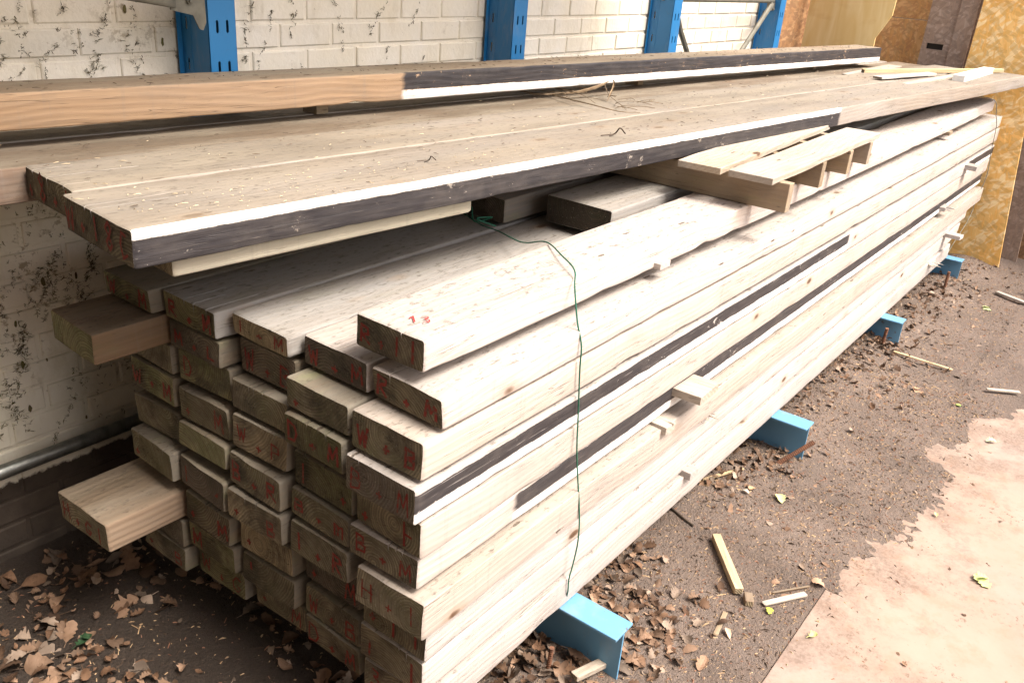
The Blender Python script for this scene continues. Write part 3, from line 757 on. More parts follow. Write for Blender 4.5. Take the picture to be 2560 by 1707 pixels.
for i, x in enumerate((1.95, 3.75, 5.6)):
    yy = 1.325-(x-.3)*.1
    m = MB(); m.box((x, yy+.09, ZO-.542), (x+.05, yy+.16, ZO-.502-.003*i))
    tag(m.build('spacer_block', W_STR, bevel=.002), ['small wood block under the left part of the striped beam', 'small wood block under the middle of the striped beam', 'small wood block under the far part of the striped beam'][i], 'spacer', 'blocks under the striped beam')

# ------------------------------------------------------------------ pallet
pal = empty('pallet', (2.76,-.05,ZO-.72), 'pale slatted pallet wedged under the wide boards on top of the stack', 'pallet')
def pbox(name, a, b, mat=W_PALLET, bev=.002):
    m = MB(); A = Vector(a)-pal.location; B = Vector(b)-pal.location
    # long axis to local X for the grain
    dx, dy, dz = (B-A)
    if dy > dx:
        m.box((0, -dx, 0), (dy, 0, dz)); o = m.build(name, mat, pal, bevel=bev); o.location = A; o.rotation_euler = (0, 0, R(90))
    else:
        m.box((0, 0, 0), (dx, dy, dz)); o = m.build(name, mat, pal, bevel=bev); o.location = A
    return o
pbox('bearer', (2.765,-.072,ZO-.718), (2.805,.88,ZO-.6225), W_STR)
for x, yy in ((3.215,-.025),(3.55,-.018),(3.83,-.012)): pbox('bearer', (x,yy,ZO-.716), (x+.038,.9,ZO-.6225), W_STR)
def deck(y0, y1, x0, x1, sk):
    L = x1-x0; m = MB(); n = 28; vs = []
    for i in range(n+1):
        x = L*i/n
        # scalloped front underside between bearers
        for (y, z) in ((0,.0),(y1-y0,.0),(y1-y0,.022),(0,.022)):
            vs.append((x, y+noise.noise(Vector((x*4,y*9,z)))*.004, z+noise.noise(Vector((x*3,y*5,4)))*.003))
    fs = [(i*4+k, i*4+4+k, i*4+4+(k+1)%4, i*4+(k+1)%4) for i in range(n) for k in range(4)]+[(3,2,1,0),(n*4,n*4+1,n*4+2,n*4+3)]
    m.add(vs, fs); o = m.build('deck_board', W_PALLET, pal, bevel=.002); o.location = Vector((x0,y0,ZO-.622))-pal.location; o.rotation_euler = (0,0,sk)
    bm = bmesh.new(); bm.from_mesh(o.data); bmesh.ops.recalc_face_normals(bm, faces=bm.faces); bm.to_mesh(o.data); bm.free()
deck(-.04, .108, 2.69, 3.98, R(1.6)); deck(.135, .285, 2.68, 3.98, R(3.4)); deck(.40,.54,2.68,3.98,R(1))

# laths on the far end of the wide boards
for i, (a, b, wd, t_, lab) in enumerate([
    ((5.55,.60,ZO-.535),(6.60,.62,ZO-.535),.09,.022,'thin pale lath lying lowest on the far end of the wide boards'),
    ((5.75,.62,ZO-.513),(6.98,.05,ZO-.500),.028,.026,'yellow lath lying across the others at the far end of the wide boards'),
    ((5.25,.30,ZO-.537),(6.62,.12,ZO-.505),.05,.018,'short tan lath nearest the path at the far end of the wide boards'),
    ((5.42,.42,ZO-.512),(6.1,.28,ZO-.51),.06,.014,'dark-edged splintered lath at the far end of the wide boards')]):
    plank('wood_lath', a, b, wd, t_, (W_PALLET, W_YEL, W_PALLET, W_SIDE)[i], E_DARK, 900+i, lab, 'lath', 'laths on the wide boards', chip=.4, round_=.002)
m = MB(); m.box((6.0,.10,ZO-.534),(6.9,.17,ZO-.497)); 
tag(m.build('white_batten', simple('white_batten_paint', (.78,.77,.74)), bevel=.002), 'white-painted batten behind the laths at the far end', 'batten').rotation_euler = (0,0,0)

# ------------------------------------------------------------------ spacers sticking out of the stack
def spacer(a, b, rot, label, mat=W_PALLET, splint=0, seed=0):
    a, b = Vector(a), Vector(b); m = MB(); rnd = random.Random(seed); d = b-a
    # out of the stack is -Y : local x = -Y ; y = +X
    L, Wd, H = d.y, d.x, d.z
    if splint:
        k = 7; m.box((0, 0, 0), (L*.55, Wd, H))
        for i in range(k):
            y0 = Wd*i/k; l = L*rnd.uniform(.7, 1.25)
            z0 = rnd.uniform(0, H*.5); z1 = z0+H*rnd.uniform(.2,.5)
            m.add([(L*.5,y0,z0),(L*.5,y0+Wd/k*.9,z0),(L*.5,y0+Wd/k*.9,z1),(L*.5,y0,z1),(l,y0+rnd.uniform(-.01,.01),z0+rnd.uniform(-.006,.004))],[(0,1,2,3),(0,4,1),(1,4,2),(2,4,3),(3,4,0)])
    else:
        m.box((0, 0, 0), (L, Wd, H))
    o = m.build('wood_spacer', mat, bevel=.0012); o.location = (a.x, b.y, a.z); o.rotation_euler = (0, 0, R(-90)+rot)
    return tag(o, label, 'spacer', 'wood spacers poking out of the stack')
spacer((2.14,.035,ZO-.796+.0),(2.20,.19,ZO-.822+.044), 0, 'small grey spacer block under the plank marked 13', W_SIDE)
spacer((2.30,-.088,ZO-1.226-.02),(2.44,.06,ZO-1.226+.008), R(2), 'wide flat spacer sticking out farthest, just above the lower black stripe', W_PALLET)
spacer((2.20,-.040,ZO-1.326),(2.255,.07,ZO-1.300), R(-3), 'small square spacer below the wide flat one, near the green wire')
spacer((2.53,-.050,ZO-1.425),(2.61,.07,ZO-1.405), R(5), 'splintered spacer end right of the green wire', W_PALLET, 1, 4)
spacer((2.47,-.035,ZO-1.625),(2.53,.07,ZO-1.597), 0, 'lowest spacer block, sticking out just above the bottom plank', W_SIDE)
spacer((5.80,-.09,ZO-1.275),(5.92,.05,ZO-1.25), R(8), 'splintered spacer tuft below the far black stripe', W_SIDE, 1, 8)
spacer((6.22,-.07,ZO-1.075),(6.32,.05,ZO-1.045), 0, 'pale square spacer beside the far wire at stripe height', W_SIDE)
spacer((6.18,-.10,ZO-1.515),(6.26,.05,ZO-1.49), R(-4), 'long thin spacer low at the far end of the stack', W_SIDE)
spacer((5.85,-.07,ZO-1.640),(5.97,.05,ZO-1.615), R(-6), 'splintered spacer next to the farthest blue beam', W_PALLET, 1, 12)
spacer((5.62,.03,ZO-.80),(5.70,.15,ZO-.780), 0, 'dark little spacer under the far part of the top plank', W_STR)

# ------------------------------------------------------------------ wires
def smooth(pts, k=6):
    pts = [Vector(p) for p in pts]; out = []
    P = [pts[0]*2-pts[1]]+pts+[pts[-1]*2-pts[-2]]
    for i in range(1, len(P)-2):
        for j in range(k):
            t_ = j/k; a, b, c, d = P[i-1:i+3]
            out.append(.5*((2*b)+(-a+c)*t_+(2*a-5*b+4*c-d)*t_*t_+(-a+3*b-3*c+d)*t_**3))
    return out+[pts[-1]]
m = MB(); m.tube(smooth([(2.2,.87,1.10),(2.12,.68,1.092),(2.10,.585,1.094),(2.0,.42,1.12),(1.90,.27,1.18),(1.80,.15,1.195),(1.735,.068,1.194),(1.70,.040,1.165),
       (1.683,.012,1.09),(1.685,-.006,1.03),(1.688,-.008,.962),(1.704,-.009,.832),(1.715,-.014,.70),(1.74,-.028,.52),(1.752,-.028,.42),(1.752,-.022,.34),(1.746,-.018,.285),(1.752,-.016,.235),(1.768,-.004,.190)]), .0021, 8)
tag(m.build('green_wire', WIREG, smooth=True), 'green plastic-coated wire tied round the near part of the stack', 'wire')
m = MB(); m.tube(smooth([(2.18,.80,1.10),(2.15,.74,1.13),(2.12,.70,1.095),(2.16,.66,1.11),(2.08,.66,1.12),(2.13,.62,1.096)]), .0026, 8)
tag(m.build('wire_knot', WIREG, smooth=True), 'twisted knot at the top end of the green wire', 'wire knot')
m = MB(); m.tube(smooth([(6.50,.12,1.25),(6.53,-.012,1.235),(6.75,-.014,1.12),(6.90,-.014,1.03),(6.97,-.016,.86),(7.0,-.03,.68),(6.95,-.016,.50),(6.88,-.016,.383),(6.62,-.014,.29),(6.40,-.01,.20)]), .0024, 6)
tag(m.build('thin_wire', WIREK, smooth=True), 'thin dark wire tied round the far end of the stack', 'wire')

# ------------------------------------------------------------------ chipboard sheets at the back
def osb(name, c1, c2, c3, sc=1.0, contrast=1):
    s = N(name); P = s.coord()
    vec = s.vmath('ADD', P, s.scale(s.n_vec(P), (.02,.02,.02)))
    col = s.mix(s.mapr(s.noise(P, 6, 4), .35, .65), c1, c2)
    for k, (ang, thr, cc, dens) in enumerate([(20,.45,c2,.8),(-38,.5,c3,.75),(75,.55,[x*.72 for x in c1],.55),(-70,.6,c3,.6),(48,.62,[x*.6 for x in c2],.5),(5,.66,c1,.8)]):
        v = s.rot(vec, ang, k*3.7)
        vo = s.n('ShaderNodeTexVoronoi', feature='F1'); s.put(vo.inputs['Vector'], s.scale(v, (11*sc, 46*sc, 11*sc))); vo.inputs['Scale'].default_value = 1
        cx = s.xyz(vo.outputs['Color']); on = s.math('MULTIPLY', s.math('GREATER_THAN', cx[0], thr), s.mapr(vo.outputs['Distance'], .5, .62, dens*contrast, 0))
        fib = s.mapr(s.noise(s.scale(v, (60, 260, 14)), 1, 2), .3, .7, .82, 1.12)
        col = s.mix(on, col, s.mix(1, s.mix(cx[1], cc, [min(1, x*1.12) for x in cc]), s.tonec(fib), 'MULTIPLY'))
    col = s.mix(s.mapr(s.noise(P, 1.7, 4), .5, .75, 0, .25), col, [x*.7 for x in c2])
    s.bump(s.noise(s.scale(vec, (20,60,20)), 1, 4), .4, .003)
    return s.out(col, .75)
def _nvec(s, P):
    x = s.n('ShaderNodeTexNoise'); s.put(x.inputs['Vector'], P); x.inputs['Scale'].default_value = 22; return s.vmath('SUBTRACT', x.outputs['Color'], (.5,.5,.5))
def _rot(s, v, ang=35, off=0):
    x = s.n('ShaderNodeMapping'); s.put(x.inputs[0], v); x.inputs['Rotation'].default_value = (R(ang), 0, 0); x.inputs['Location'].default_value = (off, off, off); return x.outputs[0]
N.n_vec = _nvec; N.rot = _rot
OSBY = osb('yellow_chipboard', (.78,.44,.12), (.86,.56,.21), (.90,.72,.42), .85, .9)
OSBT = osb('tan_chipboard', (.58,.36,.16), (.68,.48,.26), (.46,.27,.14), 1.2)
OSBG = osb('weathered_chipboard', (.32,.235,.18), (.42,.33,.27), (.26,.19,.145), 1.1)
OSBB = osb('brown_chipboard', (.32,.17,.08), (.42,.25,.13), (.22,.12,.065), 1.2)
PLY = None
s = N('plywood'); P = s.coord()
c_ = s.mix(s.mapr(s.noise(s.scale(P, (1,3,.6)), 3, 3, .5, 1.5), .3, .7), (.70,.50,.20), (.80,.64,.33))
c_ = s.mix(s.mapr(s.noise(s.scale(P, (1,1,2)), 2.5, 4), .55, .75, 0, .6), c_, (.50,.27,.10)); s.out(c_, .6); PLY = s.m
def sheet(name, poly, th, mat, lean, label, cat='chipboard sheet', x=7.4, yaw=0, group='sheets leaning at the far end'):
    """polygon in (y, z), thickness along +X; leaning about its foot"""
    m = MB(); n = len(poly)
    y0 = sum(p[0] for p in poly)/n
    vs = [(0, p[0]-y0, p[1]) for p in poly]+[(th, p[0]-y0, p[1]) for p in poly]
    m.add(vs, [tuple(range(n-1, -1, -1)), tuple(range(n, 2*n))]+[(k, (k+1)%n, n+(k+1)%n, n+k) for k in range(n)])
    o = m.build(name, mat, bevel=.0015); o.location = (x, y0, 0); o.rotation_euler = (0, R(lean), R(yaw))
    bm = bmesh.new(); bm.from_mesh(o.data); bmesh.ops.recalc_face_normals(bm, faces=bm.faces); bm.to_mesh(o.data); bm.free()
    return tag(o, label, cat, group)
sheet('chipboard_sheet', [(1.505,0),(.60,0),(.60,1.634),(1.505,1.634)], .018, OSBT, 0, 'lower tan chipboard sheet fixed behind the plywood, below a seam', x=7.45)
sheet('chipboard_sheet', [(1.505,1.639),(.60,1.639),(.60,2.6),(1.505,2.6)], .018, OSBT, 0, 'upper tan chipboard sheet fixed behind the plywood, above a seam', x=7.45)
m = MB(); m.box((6.40,1.51,0),(7.40,1.528,2.5))
tag(m.build('chipboard_sheet', OSBB, bevel=.0015), 'dark brown chipboard sheet on the brick wall just right of the last blue upright', 'chipboard sheet', 'sheets leaning at the far end')
sheet('plywood_sheet', [(1.49,0),(.93,0),(.94,1.50),(.90,1.58),(.86,1.66),(.84,2.3),(1.465,2.3)], .015, PLY, 0.5, 'smooth yellow plywood sheet with a ragged right edge leaning at the back', 'plywood sheet', x=6.95)
g = empty('weathered_board', (7.28,.49,0), 'grey-brown weathered chipboard with a dark hand slot between the tan and yellow sheets', 'chipboard sheet', 'sheets leaning at the far end')
m = MB()
for (a, b) in [((0,.20,0),(.018,-.25,1.45)),((0,.20,1.4505),(.018,.165,1.49)),((0,.05,1.4505),(.018,-.25,1.49)),((0,.20,1.4905),(.018,-.25,2.3))]:
    m.box((a[0], min(a[1],b[1]), a[2]), (b[0], max(a[1],b[1]), b[2]))
m.build('panel', OSBG, g)
m = MB(); m.box((.0185,-.0,1.40),(.03,.19,1.54)); m.build('slot_backing', simple('dark_void', (.02,.016,.012)), g)
m = MB(); m.box((-.02,-.02,0),(-.0005,-.12,2.3)) if False else m.box((-.018,-.12,0),(-.0005,.0,2.3)); m.build('strip', OSBG, g)
g.rotation_euler = (0, R(.5), 0)
sheet('chipboard_sheet', [(.34,-.05),(-.275,-.05),(-.18,.78),(-.10,1.5),(-.03,2.3),(.34,2.3)], .018, OSBY, 3.5, 'bright yellow chipboard sheet standing behind the far end of the stack', x=7.11)
sheet('chipboard_sheet', [(.2,-.05),(-.345,-.05),(-.32,.29),(-.25,1.2),(-.2,2.3),(.2,2.3)], .018, OSBG, 0, 'grey-brown chipboard sheet peeking out right of the yellow sheet', x=7.42)
sheet('chipboard_sheet', [(.1,-.05),(-1.6,-.05),(-1.6,2.3),(.1,2.3)], .018, OSBB, 0, 'brown chipboard sheet rearmost at the right edge', x=7.56)
m = MB(); m.box((6.62,-.56,0),(6.64,-.52,.09))
tag(m.build('wood_stake', W_YEL), 'short yellow stake standing at the right edge of the soil', 'stake')

# ------------------------------------------------------------------ litter
LEAFC = []
for nm, a, b in (('dead_leaf_tan', (.22,.135,.085), (.31,.20,.135)), ('dead_leaf_brown', (.11,.06,.035), (.19,.11,.065)), ('dead_leaf_grey', (.24,.175,.13), (.34,.26,.20))):
    s = N(nm); P = s.coord(False); ge = s.n('ShaderNodeNewGeometry'); ri = ge.outputs['Random Per Island']; c_ = s.mix(s.mapr(s.noise(P, 25, 4), .35, .65), a, b); c_ = s.mix(1, c_, s.tonec(s.mapr(ri, 0, 1, .35, 1.15)), 'MULTIPLY')
    c_ = s.mix(s.mapr(s.noise(P, 120, 2), .6, .7, 0, .4), c_, [x*.5 for x in a]); s.out(c_, .75); LEAFC.append(s.m)
def leaf_pts(kind, rnd):
    if kind == 0:   # lobed oak leaf
        prof = [(0,.05),(.10,.12),(.18,.25),(.25,.26),(.31,.18),(.38,.32),(.46,.36),(.53,.23),(.61,.36),(.69,.36),(.76,.24),(.84,.28),(.93,.2),(1,.03)]
    elif kind == 1: prof = [(0,.03),(.15,.16),(.35,.27),(.6,.26),(.8,.16),(1,0)]
    else: prof = [(0,.05),(.1,.2),(.2,.36),(.28,.34),(.36,.26),(.45,.42),(.53,.40),(.6,.27),(.72,.31),(.82,.24),(.92,.16),(1,.03)]
    return [(x, y*rnd.uniform(.75,1.15)) for x, y in prof]
def add_leaf(m, x, y, z, size, ang, rnd, mi, tilt=.35, curl=1.0):
    pr = leaf_pts(rnd.choice((0,0,1,2)), rnd); n = len(pr)
    cu = rnd.uniform(-1.6, 2.4)*curl; cv = rnd.uniform(-1.2, 3.0)*curl
    ca, sa = math.cos(ang), math.sin(ang); tx, ty = rnd.gauss(0, tilt), rnd.gauss(0, tilt); tw = rnd.gauss(0, .9)*curl
    vs = []
    for (u, v) in pr:
        for sgn in (-1, -.5, 0, .5, 1):
            vv = v*sgn; uu = u-.5
            zz = cu*(uu*uu-.15)*.5+cv*(vv*vv)*1.0+tw*uu*vv*1.2+rnd.uniform(-.012,.012)*(abs(sgn) > .9)
            zz += tx*uu*.7+ty*vv*.7
            vs.append((x+(uu*ca-vv*sa)*size, y+(uu*sa+vv*ca)*size, z+zz*size+.002))
    m.add(vs, [(i*5+k, i*5+k+1, i*5+6+k, i*5+5+k) for i in range(n-1) for k in range(4)], mi)
    if rnd.random() < .4:
        b = Vector(vs[2]); e = b-Vector((ca, sa, rnd.uniform(-.3,.3)))*size*.35; m.tube([b, e], .0009, 4, mi, False)
def litter():
    rnd = random.Random(21); m = MB()
    def put(x, y, size, lift=0, tilt=.35):
        z = ground_h(x, y) if -.5 < x < 8 else 0
        if y < -.53: z = max(z, .004)
        add_leaf(m, x, y, z+lift, size, rnd.uniform(0, 6.283), rnd, rnd.choice((0,0,1,1,2)), tilt)
    # pile at the left, in front of the end of the stack
    for _ in range(760):
        x = rnd.uniform(.55, 1.5); y = rnd.uniform(.25, 1.49)
        # denser near bottom-left corner of the view and along the wall
        dn = 1.0 if (x < .95) else .35
        if y > 1.25: dn = .8
        if rnd.random() > dn: continue
        put(x, y, rnd.choice((.025,.035,.045,.06,.08))*rnd.uniform(.7,1.1), rnd.uniform(-.006,.02))
    for _ in range(420): put(rnd.uniform(.8,1.75), rnd.uniform(-.13,.3), rnd.uniform(.02,.055), rnd.uniform(-.005,.03), .6)
    for _ in range(120): put(rnd.uniform(1.7,2.4), abs(rnd.gauss(0,.1))*-1+.12, rnd.uniform(.025,.055), rnd.uniform(0,.012))
    for _ in range(150): put(rnd.gauss(1.98,.14), rnd.gauss(-.14,.10), rnd.uniform(.02,.055), rnd.uniform(0,.008))
    # along the foot of the stack
    for cx_, cy_, sx, sy, n in ((3.15,.02,.22,.07,150),(3.3,-.08,.12,.05,60),(4.4,.02,.45,.07,200),(4.95,-.08,.25,.07,150),(5.8,-.06,.4,.08,170),(6.4,-.15,.4,.12,120),(4.6,-.2,.5,.12,110)):
        for _ in range(n): put(rnd.gauss(cx_,sx), rnd.gauss(cy_,sy), rnd.uniform(.012,.04), rnd.uniform(-.008,.016), .7)
    for _ in range(150): put(rnd.uniform(3.6,7.2), rnd.uniform(-.5,.1), rnd.uniform(.015,.04))
    for _ in range(60): put(rnd.uniform(1.9,4), rnd.uniform(-.5,0), rnd.uniform(.012,.035))
    for _ in range(26): put(rnd.uniform(2.3,6), rnd.uniform(-1.1,-.5), rnd.uniform(.008,.02))
    tag(m.build('dead_leaves', LEAFC), 'brown dead oak leaves littering the soil around the stack', 'dead leaves', kind='stuff')
    # bark crumbs, needles and shavings
    m = MB(); mats = [simple('crumb_dark', (.045,.03,.022), (.09,.06,.04)), simple('crumb_tan', (.36,.24,.14), (.48,.34,.2)), simple('crumb_red', (.22,.10,.06), (.3,.16,.1))]
    for i in range(15000):
        if i < 9600: x, y = rnd.uniform(1.5, 4.6), rnd.uniform(-.75, .12)
        elif i < 13600: x, y = rnd.uniform(4.2, 7.2), rnd.uniform(-.7, .1)
        else: x, y = rnd.uniform(.55, 1.5), rnd.uniform(.2, 1.5)
        z = ground_h(x, y)
        if y < -.53 and z < .004:
            if rnd.random() < .93: continue
            z = .0045
        a = rnd.uniform(0, 6.283); l = rnd.uniform(.003,.016)*(1 if rnd.random() < .85 else 2); wd = rnd.uniform(.0008,.004); hgt = rnd.uniform(.001,.004)
        ca, sa = math.cos(a)*l/2, math.sin(a)*l/2; px, py = -math.sin(a)*wd/2, math.cos(a)*wd/2; dz = rnd.uniform(-.2,.4)*l*.5
        m.add([(x-ca-px,y-sa-py,z-.001),(x+ca-px,y+sa-py,z+dz),(x+ca+px,y+sa+py,z+dz),(x-ca+px,y-sa+py,z-.001),(x,y,z+hgt+max(0,dz))],
              [(0,1,4),(1,2,4),(2,3,4),(3,0,4)], rnd.choice((0,0,1,1,2)))
    tag(m.build('wood_crumbs', mats), 'bark crumbs and needles strewn over the soil', 'debris', kind='stuff')
litter()

def shavings():
    rnd = random.Random(5); m = MB(); mats = [simple('shaving', (.42,.33,.21), (.55,.45,.31)), simple('dark_needle', (.07,.05,.035), (.13,.09,.06))]
    ux = Vector((6.235,-.589,0)).normalized(); uy = Vector((-ux.y, ux.x, 0))
    def bit(p, a, l, wd, mi, h=.0012):
        d = ux*math.cos(a)+uy*math.sin(a); q = ux*-math.sin(a)+uy*math.cos(a)
        m.add([p-d*l/2-q*wd/2, p+d*l/2-q*wd/2, p+d*l/2+q*wd/2+Vector((0,0,h)), p-d*l/2+q*wd/2, p+Vector((0,0,h*1.6))], [(0,1,4),(1,2,4),(2,3,4),(3,0,4),(3,2,1,0)], mi)
    O = Vector((.845,.504,ZO-.5325))
    for _ in range(150):
        u = rnd.uniform(.05, 1.4)*rnd.random()**.3; v = rnd.gauss(.10,.06) if rnd.random() < .75 else rnd.uniform(0,.58)
        if v < .004: continue
        bit(O+ux*u+uy*v+Vector((0,0,rnd.uniform(0,.001))), rnd.gauss(0,.9), rnd.choice((.003,.004,.006,.013))*rnd.uniform(.7,1.2), rnd.uniform(.0006,.0018), 0)
    for _ in range(420):
        u = rnd.uniform(.0, 5.4); v = rnd.uniform(.01,.80)
        bit(O+ux*u+uy*v, rnd.gauss(0,.5) if rnd.random() < .6 else rnd.uniform(0,3), rnd.uniform(.003,.022), rnd.uniform(.0007,.002), 1 if rnd.random() < .8 else 0)
    for _ in range(240):  # on the striped beam
        u = rnd.uniform(0,5.9); v = rnd.uniform(.01,.17)
        bit(Vector((.3,1.325-.006*u,ZO-.3995-.018*u/6.07))+ux*u+uy*v, rnd.uniform(0,3), rnd.uniform(.005,.03), rnd.uniform(.0007,.002), 1)
    for _ in range(120):
        bit(Vector((rnd.uniform(1.3,4.5), rnd.uniform(.01,.25), 0))+Vector((0,0,0)), 0, .001, .001, 1) if False else None
    tag(m.build('wood_shavings', mats), 'tiny pale shavings and dark needles scattered on the wide boards', 'shavings', kind='stuff')
shavings()

# dried twig bundle on the boards
def twigs():
    m = MB(); z = ZO-.533
    tw = simple('dry_twig', (.16,.115,.07), (.24,.18,.12), .8, 40); hk = simple('dry_husk', (.36,.27,.17), (.22,.15,.09), .8, 30)
    L = [[(3.19,1.30,z+.004),(3.15,1.18,z+.012),(3.17,1.08,z+.01),(3.2,1.0,z+.004)],
         [(3.22,1.22,z+.004),(3.2,1.12,z+.02),(3.3,1.02,z+.012)],
         [(2.98,1.20,z+.004),(3.0,1.08,z+.006),(3.12,1.0,z+.02),(3.25,.98,z+.03)],
         [(3.05,1.10,z+.003),(2.98,.95,z+.008),(2.92,.80,z+.014),(2.93,.68,z+.006),(3.0,.63,z+.004)],
         [(3.1,1.06,z+.02),(3.0,.9,z+.03),(2.98,.82,z+.01)], [(3.3,.98,z+.035),(3.15,.86,z+.02),(3.02,.70,z+.004)],
         [(3.0,1.26,z+.003),(3.06,1.15,z+.006),(3.1,1.05,z+.01)], [(2.95,1.12,z+.004),(3.05,1.04,z+.005),(3.2,1.0,z+.012)],
         [(3.1,.80,z+.003),(3.02,.74,z+.02),(3.0,.69,z+.002)]]
    rr = random.Random(3)
    for i, p in enumerate(L):
        m.tube(smooth(p, 5), .0032 if i < 4 else .0018, 5, 0, True, lambda t_: 1.1-.7*t_)
    for _ in range(16):
        a = Vector((rr.uniform(2.95,3.25), rr.uniform(.72,1.22), z+.002)); d = Vector((rr.gauss(0,.05), rr.gauss(-.09,.04), rr.uniform(0,.02)))
        m.tube(smooth([a, a+d*.5+Vector((rr.gauss(0,.01),0,.005)), a+d], 4), .0011, 4, 0, True)
    o = m.build('twig_bundle', [tw]); tag(o, 'bundle of dried curved twigs with a torn husk lying on the wide boards', 'twigs')
    m = MB()
    def husk(pts, w0, up):
        ps = smooth(pts, 5); n = len(ps); vs = []
        for i, p in enumerate(ps):
            k = math.sin(math.pi*(i+.6)/(n+.2)); ww = w0*k
            for j in (-1, -.4, .4, 1): vs.append(p+Vector((0, j*ww*.35, up*abs(j)*ww)))
        m.add(vs, [(i*4+j, i*4+j+1, i*4+5+j, i*4+4+j) for i in range(n-1) for j in range(3)])
    husk([(3.05,1.02,z+.01),(3.14,.98,z+.014),(3.25,.97,z+.028),(3.34,.98,z+.05)], .016, 1.0)
    husk([(3.36,.98,z+.055),(3.24,.90,z+.04),(3.10,.84,z+.004)], .014, .8)
    h_ = m.build('husk', [hk], o)
twigs()
m = MB(); m.tube(smooth([(3.42,.18,0),(3.42,.18,0)],1), .001, 4) if False else None
def kink(x, y, z, s, label):
    m = MB(); m.tube(smooth([(x,y,z),(x+.02*s,y-.01*s,z+.01*s),(x+.01*s,y-.03*s,z+.03*s),(x+.03*s,y-.04*s,z+.012*s)], 4), .0025*s, 5)
    m.tube([(x+.01*s,y,z+.004),(x-.03*s,y+.015*s,z+.003)], .002*s, 4)
    tag(m.build('curled_bark', simple('dark_bark', (.05,.035,.025), (.09,.06,.04))), label, 'bark scrap')
kink(2.50,.46,ZO-.533,1.0,'dark curled bark scrap on the wide boards below the twigs'); kink(1.72,.56,ZO-.533,.6,'small dark bark scrap on the wide boards left of the twigs')

# ------------------------------------------------------------------ things on the ground
def batten(a, b, wd, t_, mat, label, cat='wood piece', name='wood_offcut', seed=0, group='offcuts on the soil'):
    a, b = Vector(a), Vector(b)
    a.z += ground_h(a.x, a.y)+t_; b.z += ground_h(b.x, b.y)+t_
    return plank(name, a, b, wd, t_, mat, E_PALE, seed, label, cat, group, chip=.3, round_=.002)
batten((2.375,-.325,.006),(2.60,-.135,.006), .030, .026, W_YEL, 'squared yellow batten offcut lying alone on the soil', seed=31)
batten((2.345,-.375,.0),(2.385,-.352,.0), .028, .024, W_FRESH, 'small brown block at the foot of the yellow batten', seed=32)
batten((2.37,-.405,.004),(2.52,-.495,.004), .020, .008, W_PALLET, 'tan split sliver beside the steel plate edge', seed=33)
batten((2.45,-.40,.004),(2.57,-.485,.004), .007, .006, W_FRESH, 'thin red-brown sliver behind the tan one at the plate edge', seed=34)
batten((2.85,.085,.01),(3.08,-.02,.006), .014, .008, W_YEL, 'pointed pale sliver below the lowest spacer', seed=35)
batten((4.80,-.14,.006),(4.86,-.44,.006), .016, .008, W_YEL, 'long thin pale strip on the soil beyond the second beam', seed=36)
batten((2.14,-.345,.002),(2.26,-.325,.002), .016, .005, W_STR, 'flat dull splinter near the first blue beam', seed=37)
batten((1.66,-.135,.03),(1.80,-.165,.012), .030, .018, W_PALLET, 'broken tan offcut among leaves in front of the first blue beam', seed=38)
batten((6.45,-.36,.01),(6.35,-.58,.008), .035, .014, W_PALLET, 'pale curved bark slab lying near the chipboard', seed=39)
batten((4.70,-.64,.012),(4.80,-.78,.012), .022, .010, W_PALLET, 'small pale offcut at the right edge of the soil', seed=40)
m = MB(); m.tube(smooth([(2.66,.14,.02),(2.62,.04,.02),(2.60,-.03,.016)],4), .006, 6, 0, True, lambda t_: 1-.4*t_)
tag(m.build('dark_stick', simple('dark_stick_wood', (.06,.045,.035), (.1,.075,.055))), 'dark stick lying on the soil below the stack', 'stick')
# rebars
def rebar(a, b, r, label):
    a, b = Vector(a), Vector(b); m = MB(); n = int((b-a).length/.004); 
    pts = [a.lerp(b, i/n) for i in range(n+1)]
    m.tube(pts, r, 8, 0, True, lambda t_: 1+.16*(int(round(t_*n)) % 2))
    tag(m.build('rusty_stake', RUST), label, 'rusty bar', 'rusty bars in the ground beside the beams')
rebar((1.655,-.035,-.02),(1.650,-.045,.115), .0065, 'rusty stake standing in leaves before the first blue beam')
rebar((3.22,-.07,-.01),(3.33,-.20,.130), .009, 'tilted ribbed rusty bar in front of the second blue beam')
rebar((4.86,-.06,0),(4.84,-.07,.15), .0085, 'upright rusty bar beside the third blue beam')
rebar((6.20,-.09,0),(6.20,-.09,.16), .009, 'upright rusty bar beside the farthest blue beam')
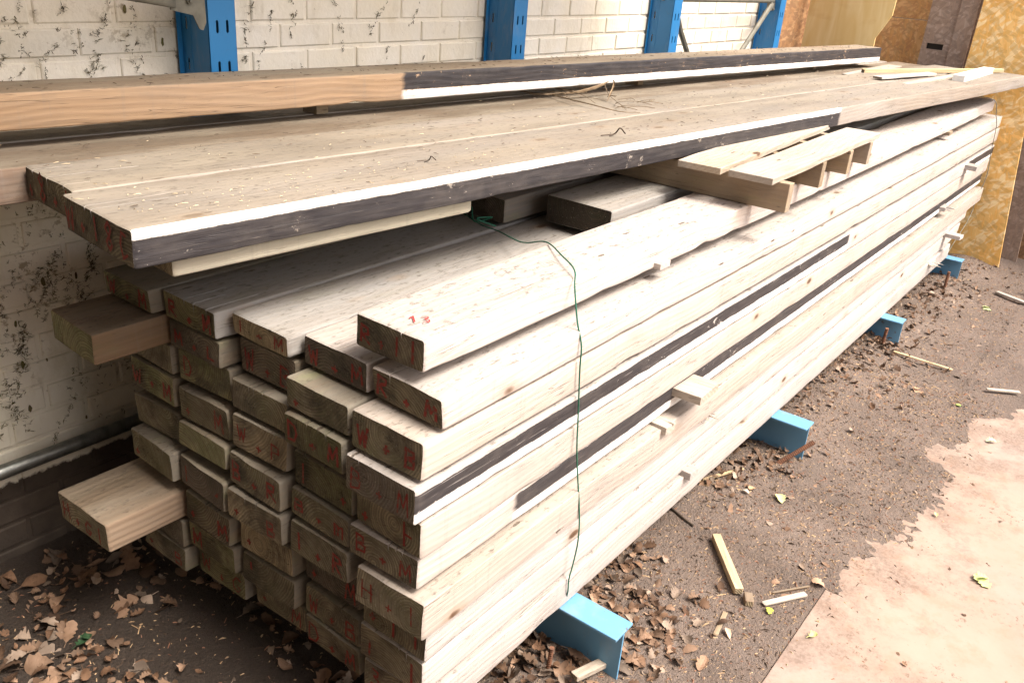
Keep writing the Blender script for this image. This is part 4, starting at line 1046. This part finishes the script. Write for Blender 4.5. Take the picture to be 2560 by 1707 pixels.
# single fresh leaves
def freshleaf(x, y, size, ang, c, label, seed, name='fallen_leaf', z=None, curl=.7):
    rnd = random.Random(seed); m = MB(); zz = (ground_h(x, y) if y > -.53 else max(.005, ground_h(x, y))) if z is None else z
    add_leaf(m, x, y, zz+.006, size, ang, rnd, 0, .2, curl)
    add_leaf(m, x+size*.15, y+size*.1, zz+.010, size*.7, ang+1.2, rnd, 0, .3, curl) if size > .05 else None
    o = m.build(name, simple('leaf_%d' % seed, c, [q*.75 for q in c], .6, 60)); s_ = o.modifiers.new('s', 'SOLIDIFY'); s_.thickness = .0006
    tag(o, label, 'leaf', 'single leaves on the ground')
freshleaf(2.99,-.21,.055,.6,(.62,.62,.30),'pale yellow leaf lying on the dark soil mid-way along the stack',51)
freshleaf(2.93,-.09,.032,1.2,(.75,.70,.58),'whitish leaf scrap left of the pale yellow leaf',52)
freshleaf(2.97,-.10,.034,2.4,(.55,.35,.2),'small orange-tan leaf beside the whitish scrap',53)
freshleaf(2.36,-.425,.034,.3,(.55,.62,.08),'vivid yellow-green leaf in front of the tan sliver',54)
freshleaf(2.34,-.575,.034,-.4,(.62,.62,.25),'small pale green leaf on the steel plate near its edge',55)
freshleaf(3.02,-.94,.070,.9,(.60,.66,.26),'largest yellow-green leaf, crumpled on the steel plate',56)
freshleaf(4.16,-.76,.045,2.0,(.50,.56,.38),'grey-green leaf at the far border of the steel plate',57)
freshleaf(4.43,-.56,.035,.2,(.38,.50,.12),'small green leaf on the soil beyond the plate',58)
freshleaf(4.47,-.36,.06,1.5,(.42,.27,.17),'curled brown leaf alone on the soil',59)
freshleaf(2.17,-.365,.040,.8,(.66,.46,.32),'pale pinkish leaf near the near end of the plate edge',60)
freshleaf(6.10,-.38,.07,.4,(.55,.60,.3),'light green leaf scrap near the bark slab',61)
freshleaf(.86,1.02,.055,.4,(.03,.07,.03),'dark green leaf among brown ones at lower left',62, z=.02)
freshleaf(3.34,-.71,.022,.4,(.62,.60,.30),'tiny yellow leaf curl on the plate beside dirt',63)
freshleaf(2.60,-.50,.045,1.4,(.52,.33,.22),'brown oak leaf where the soil meets the plate',64)
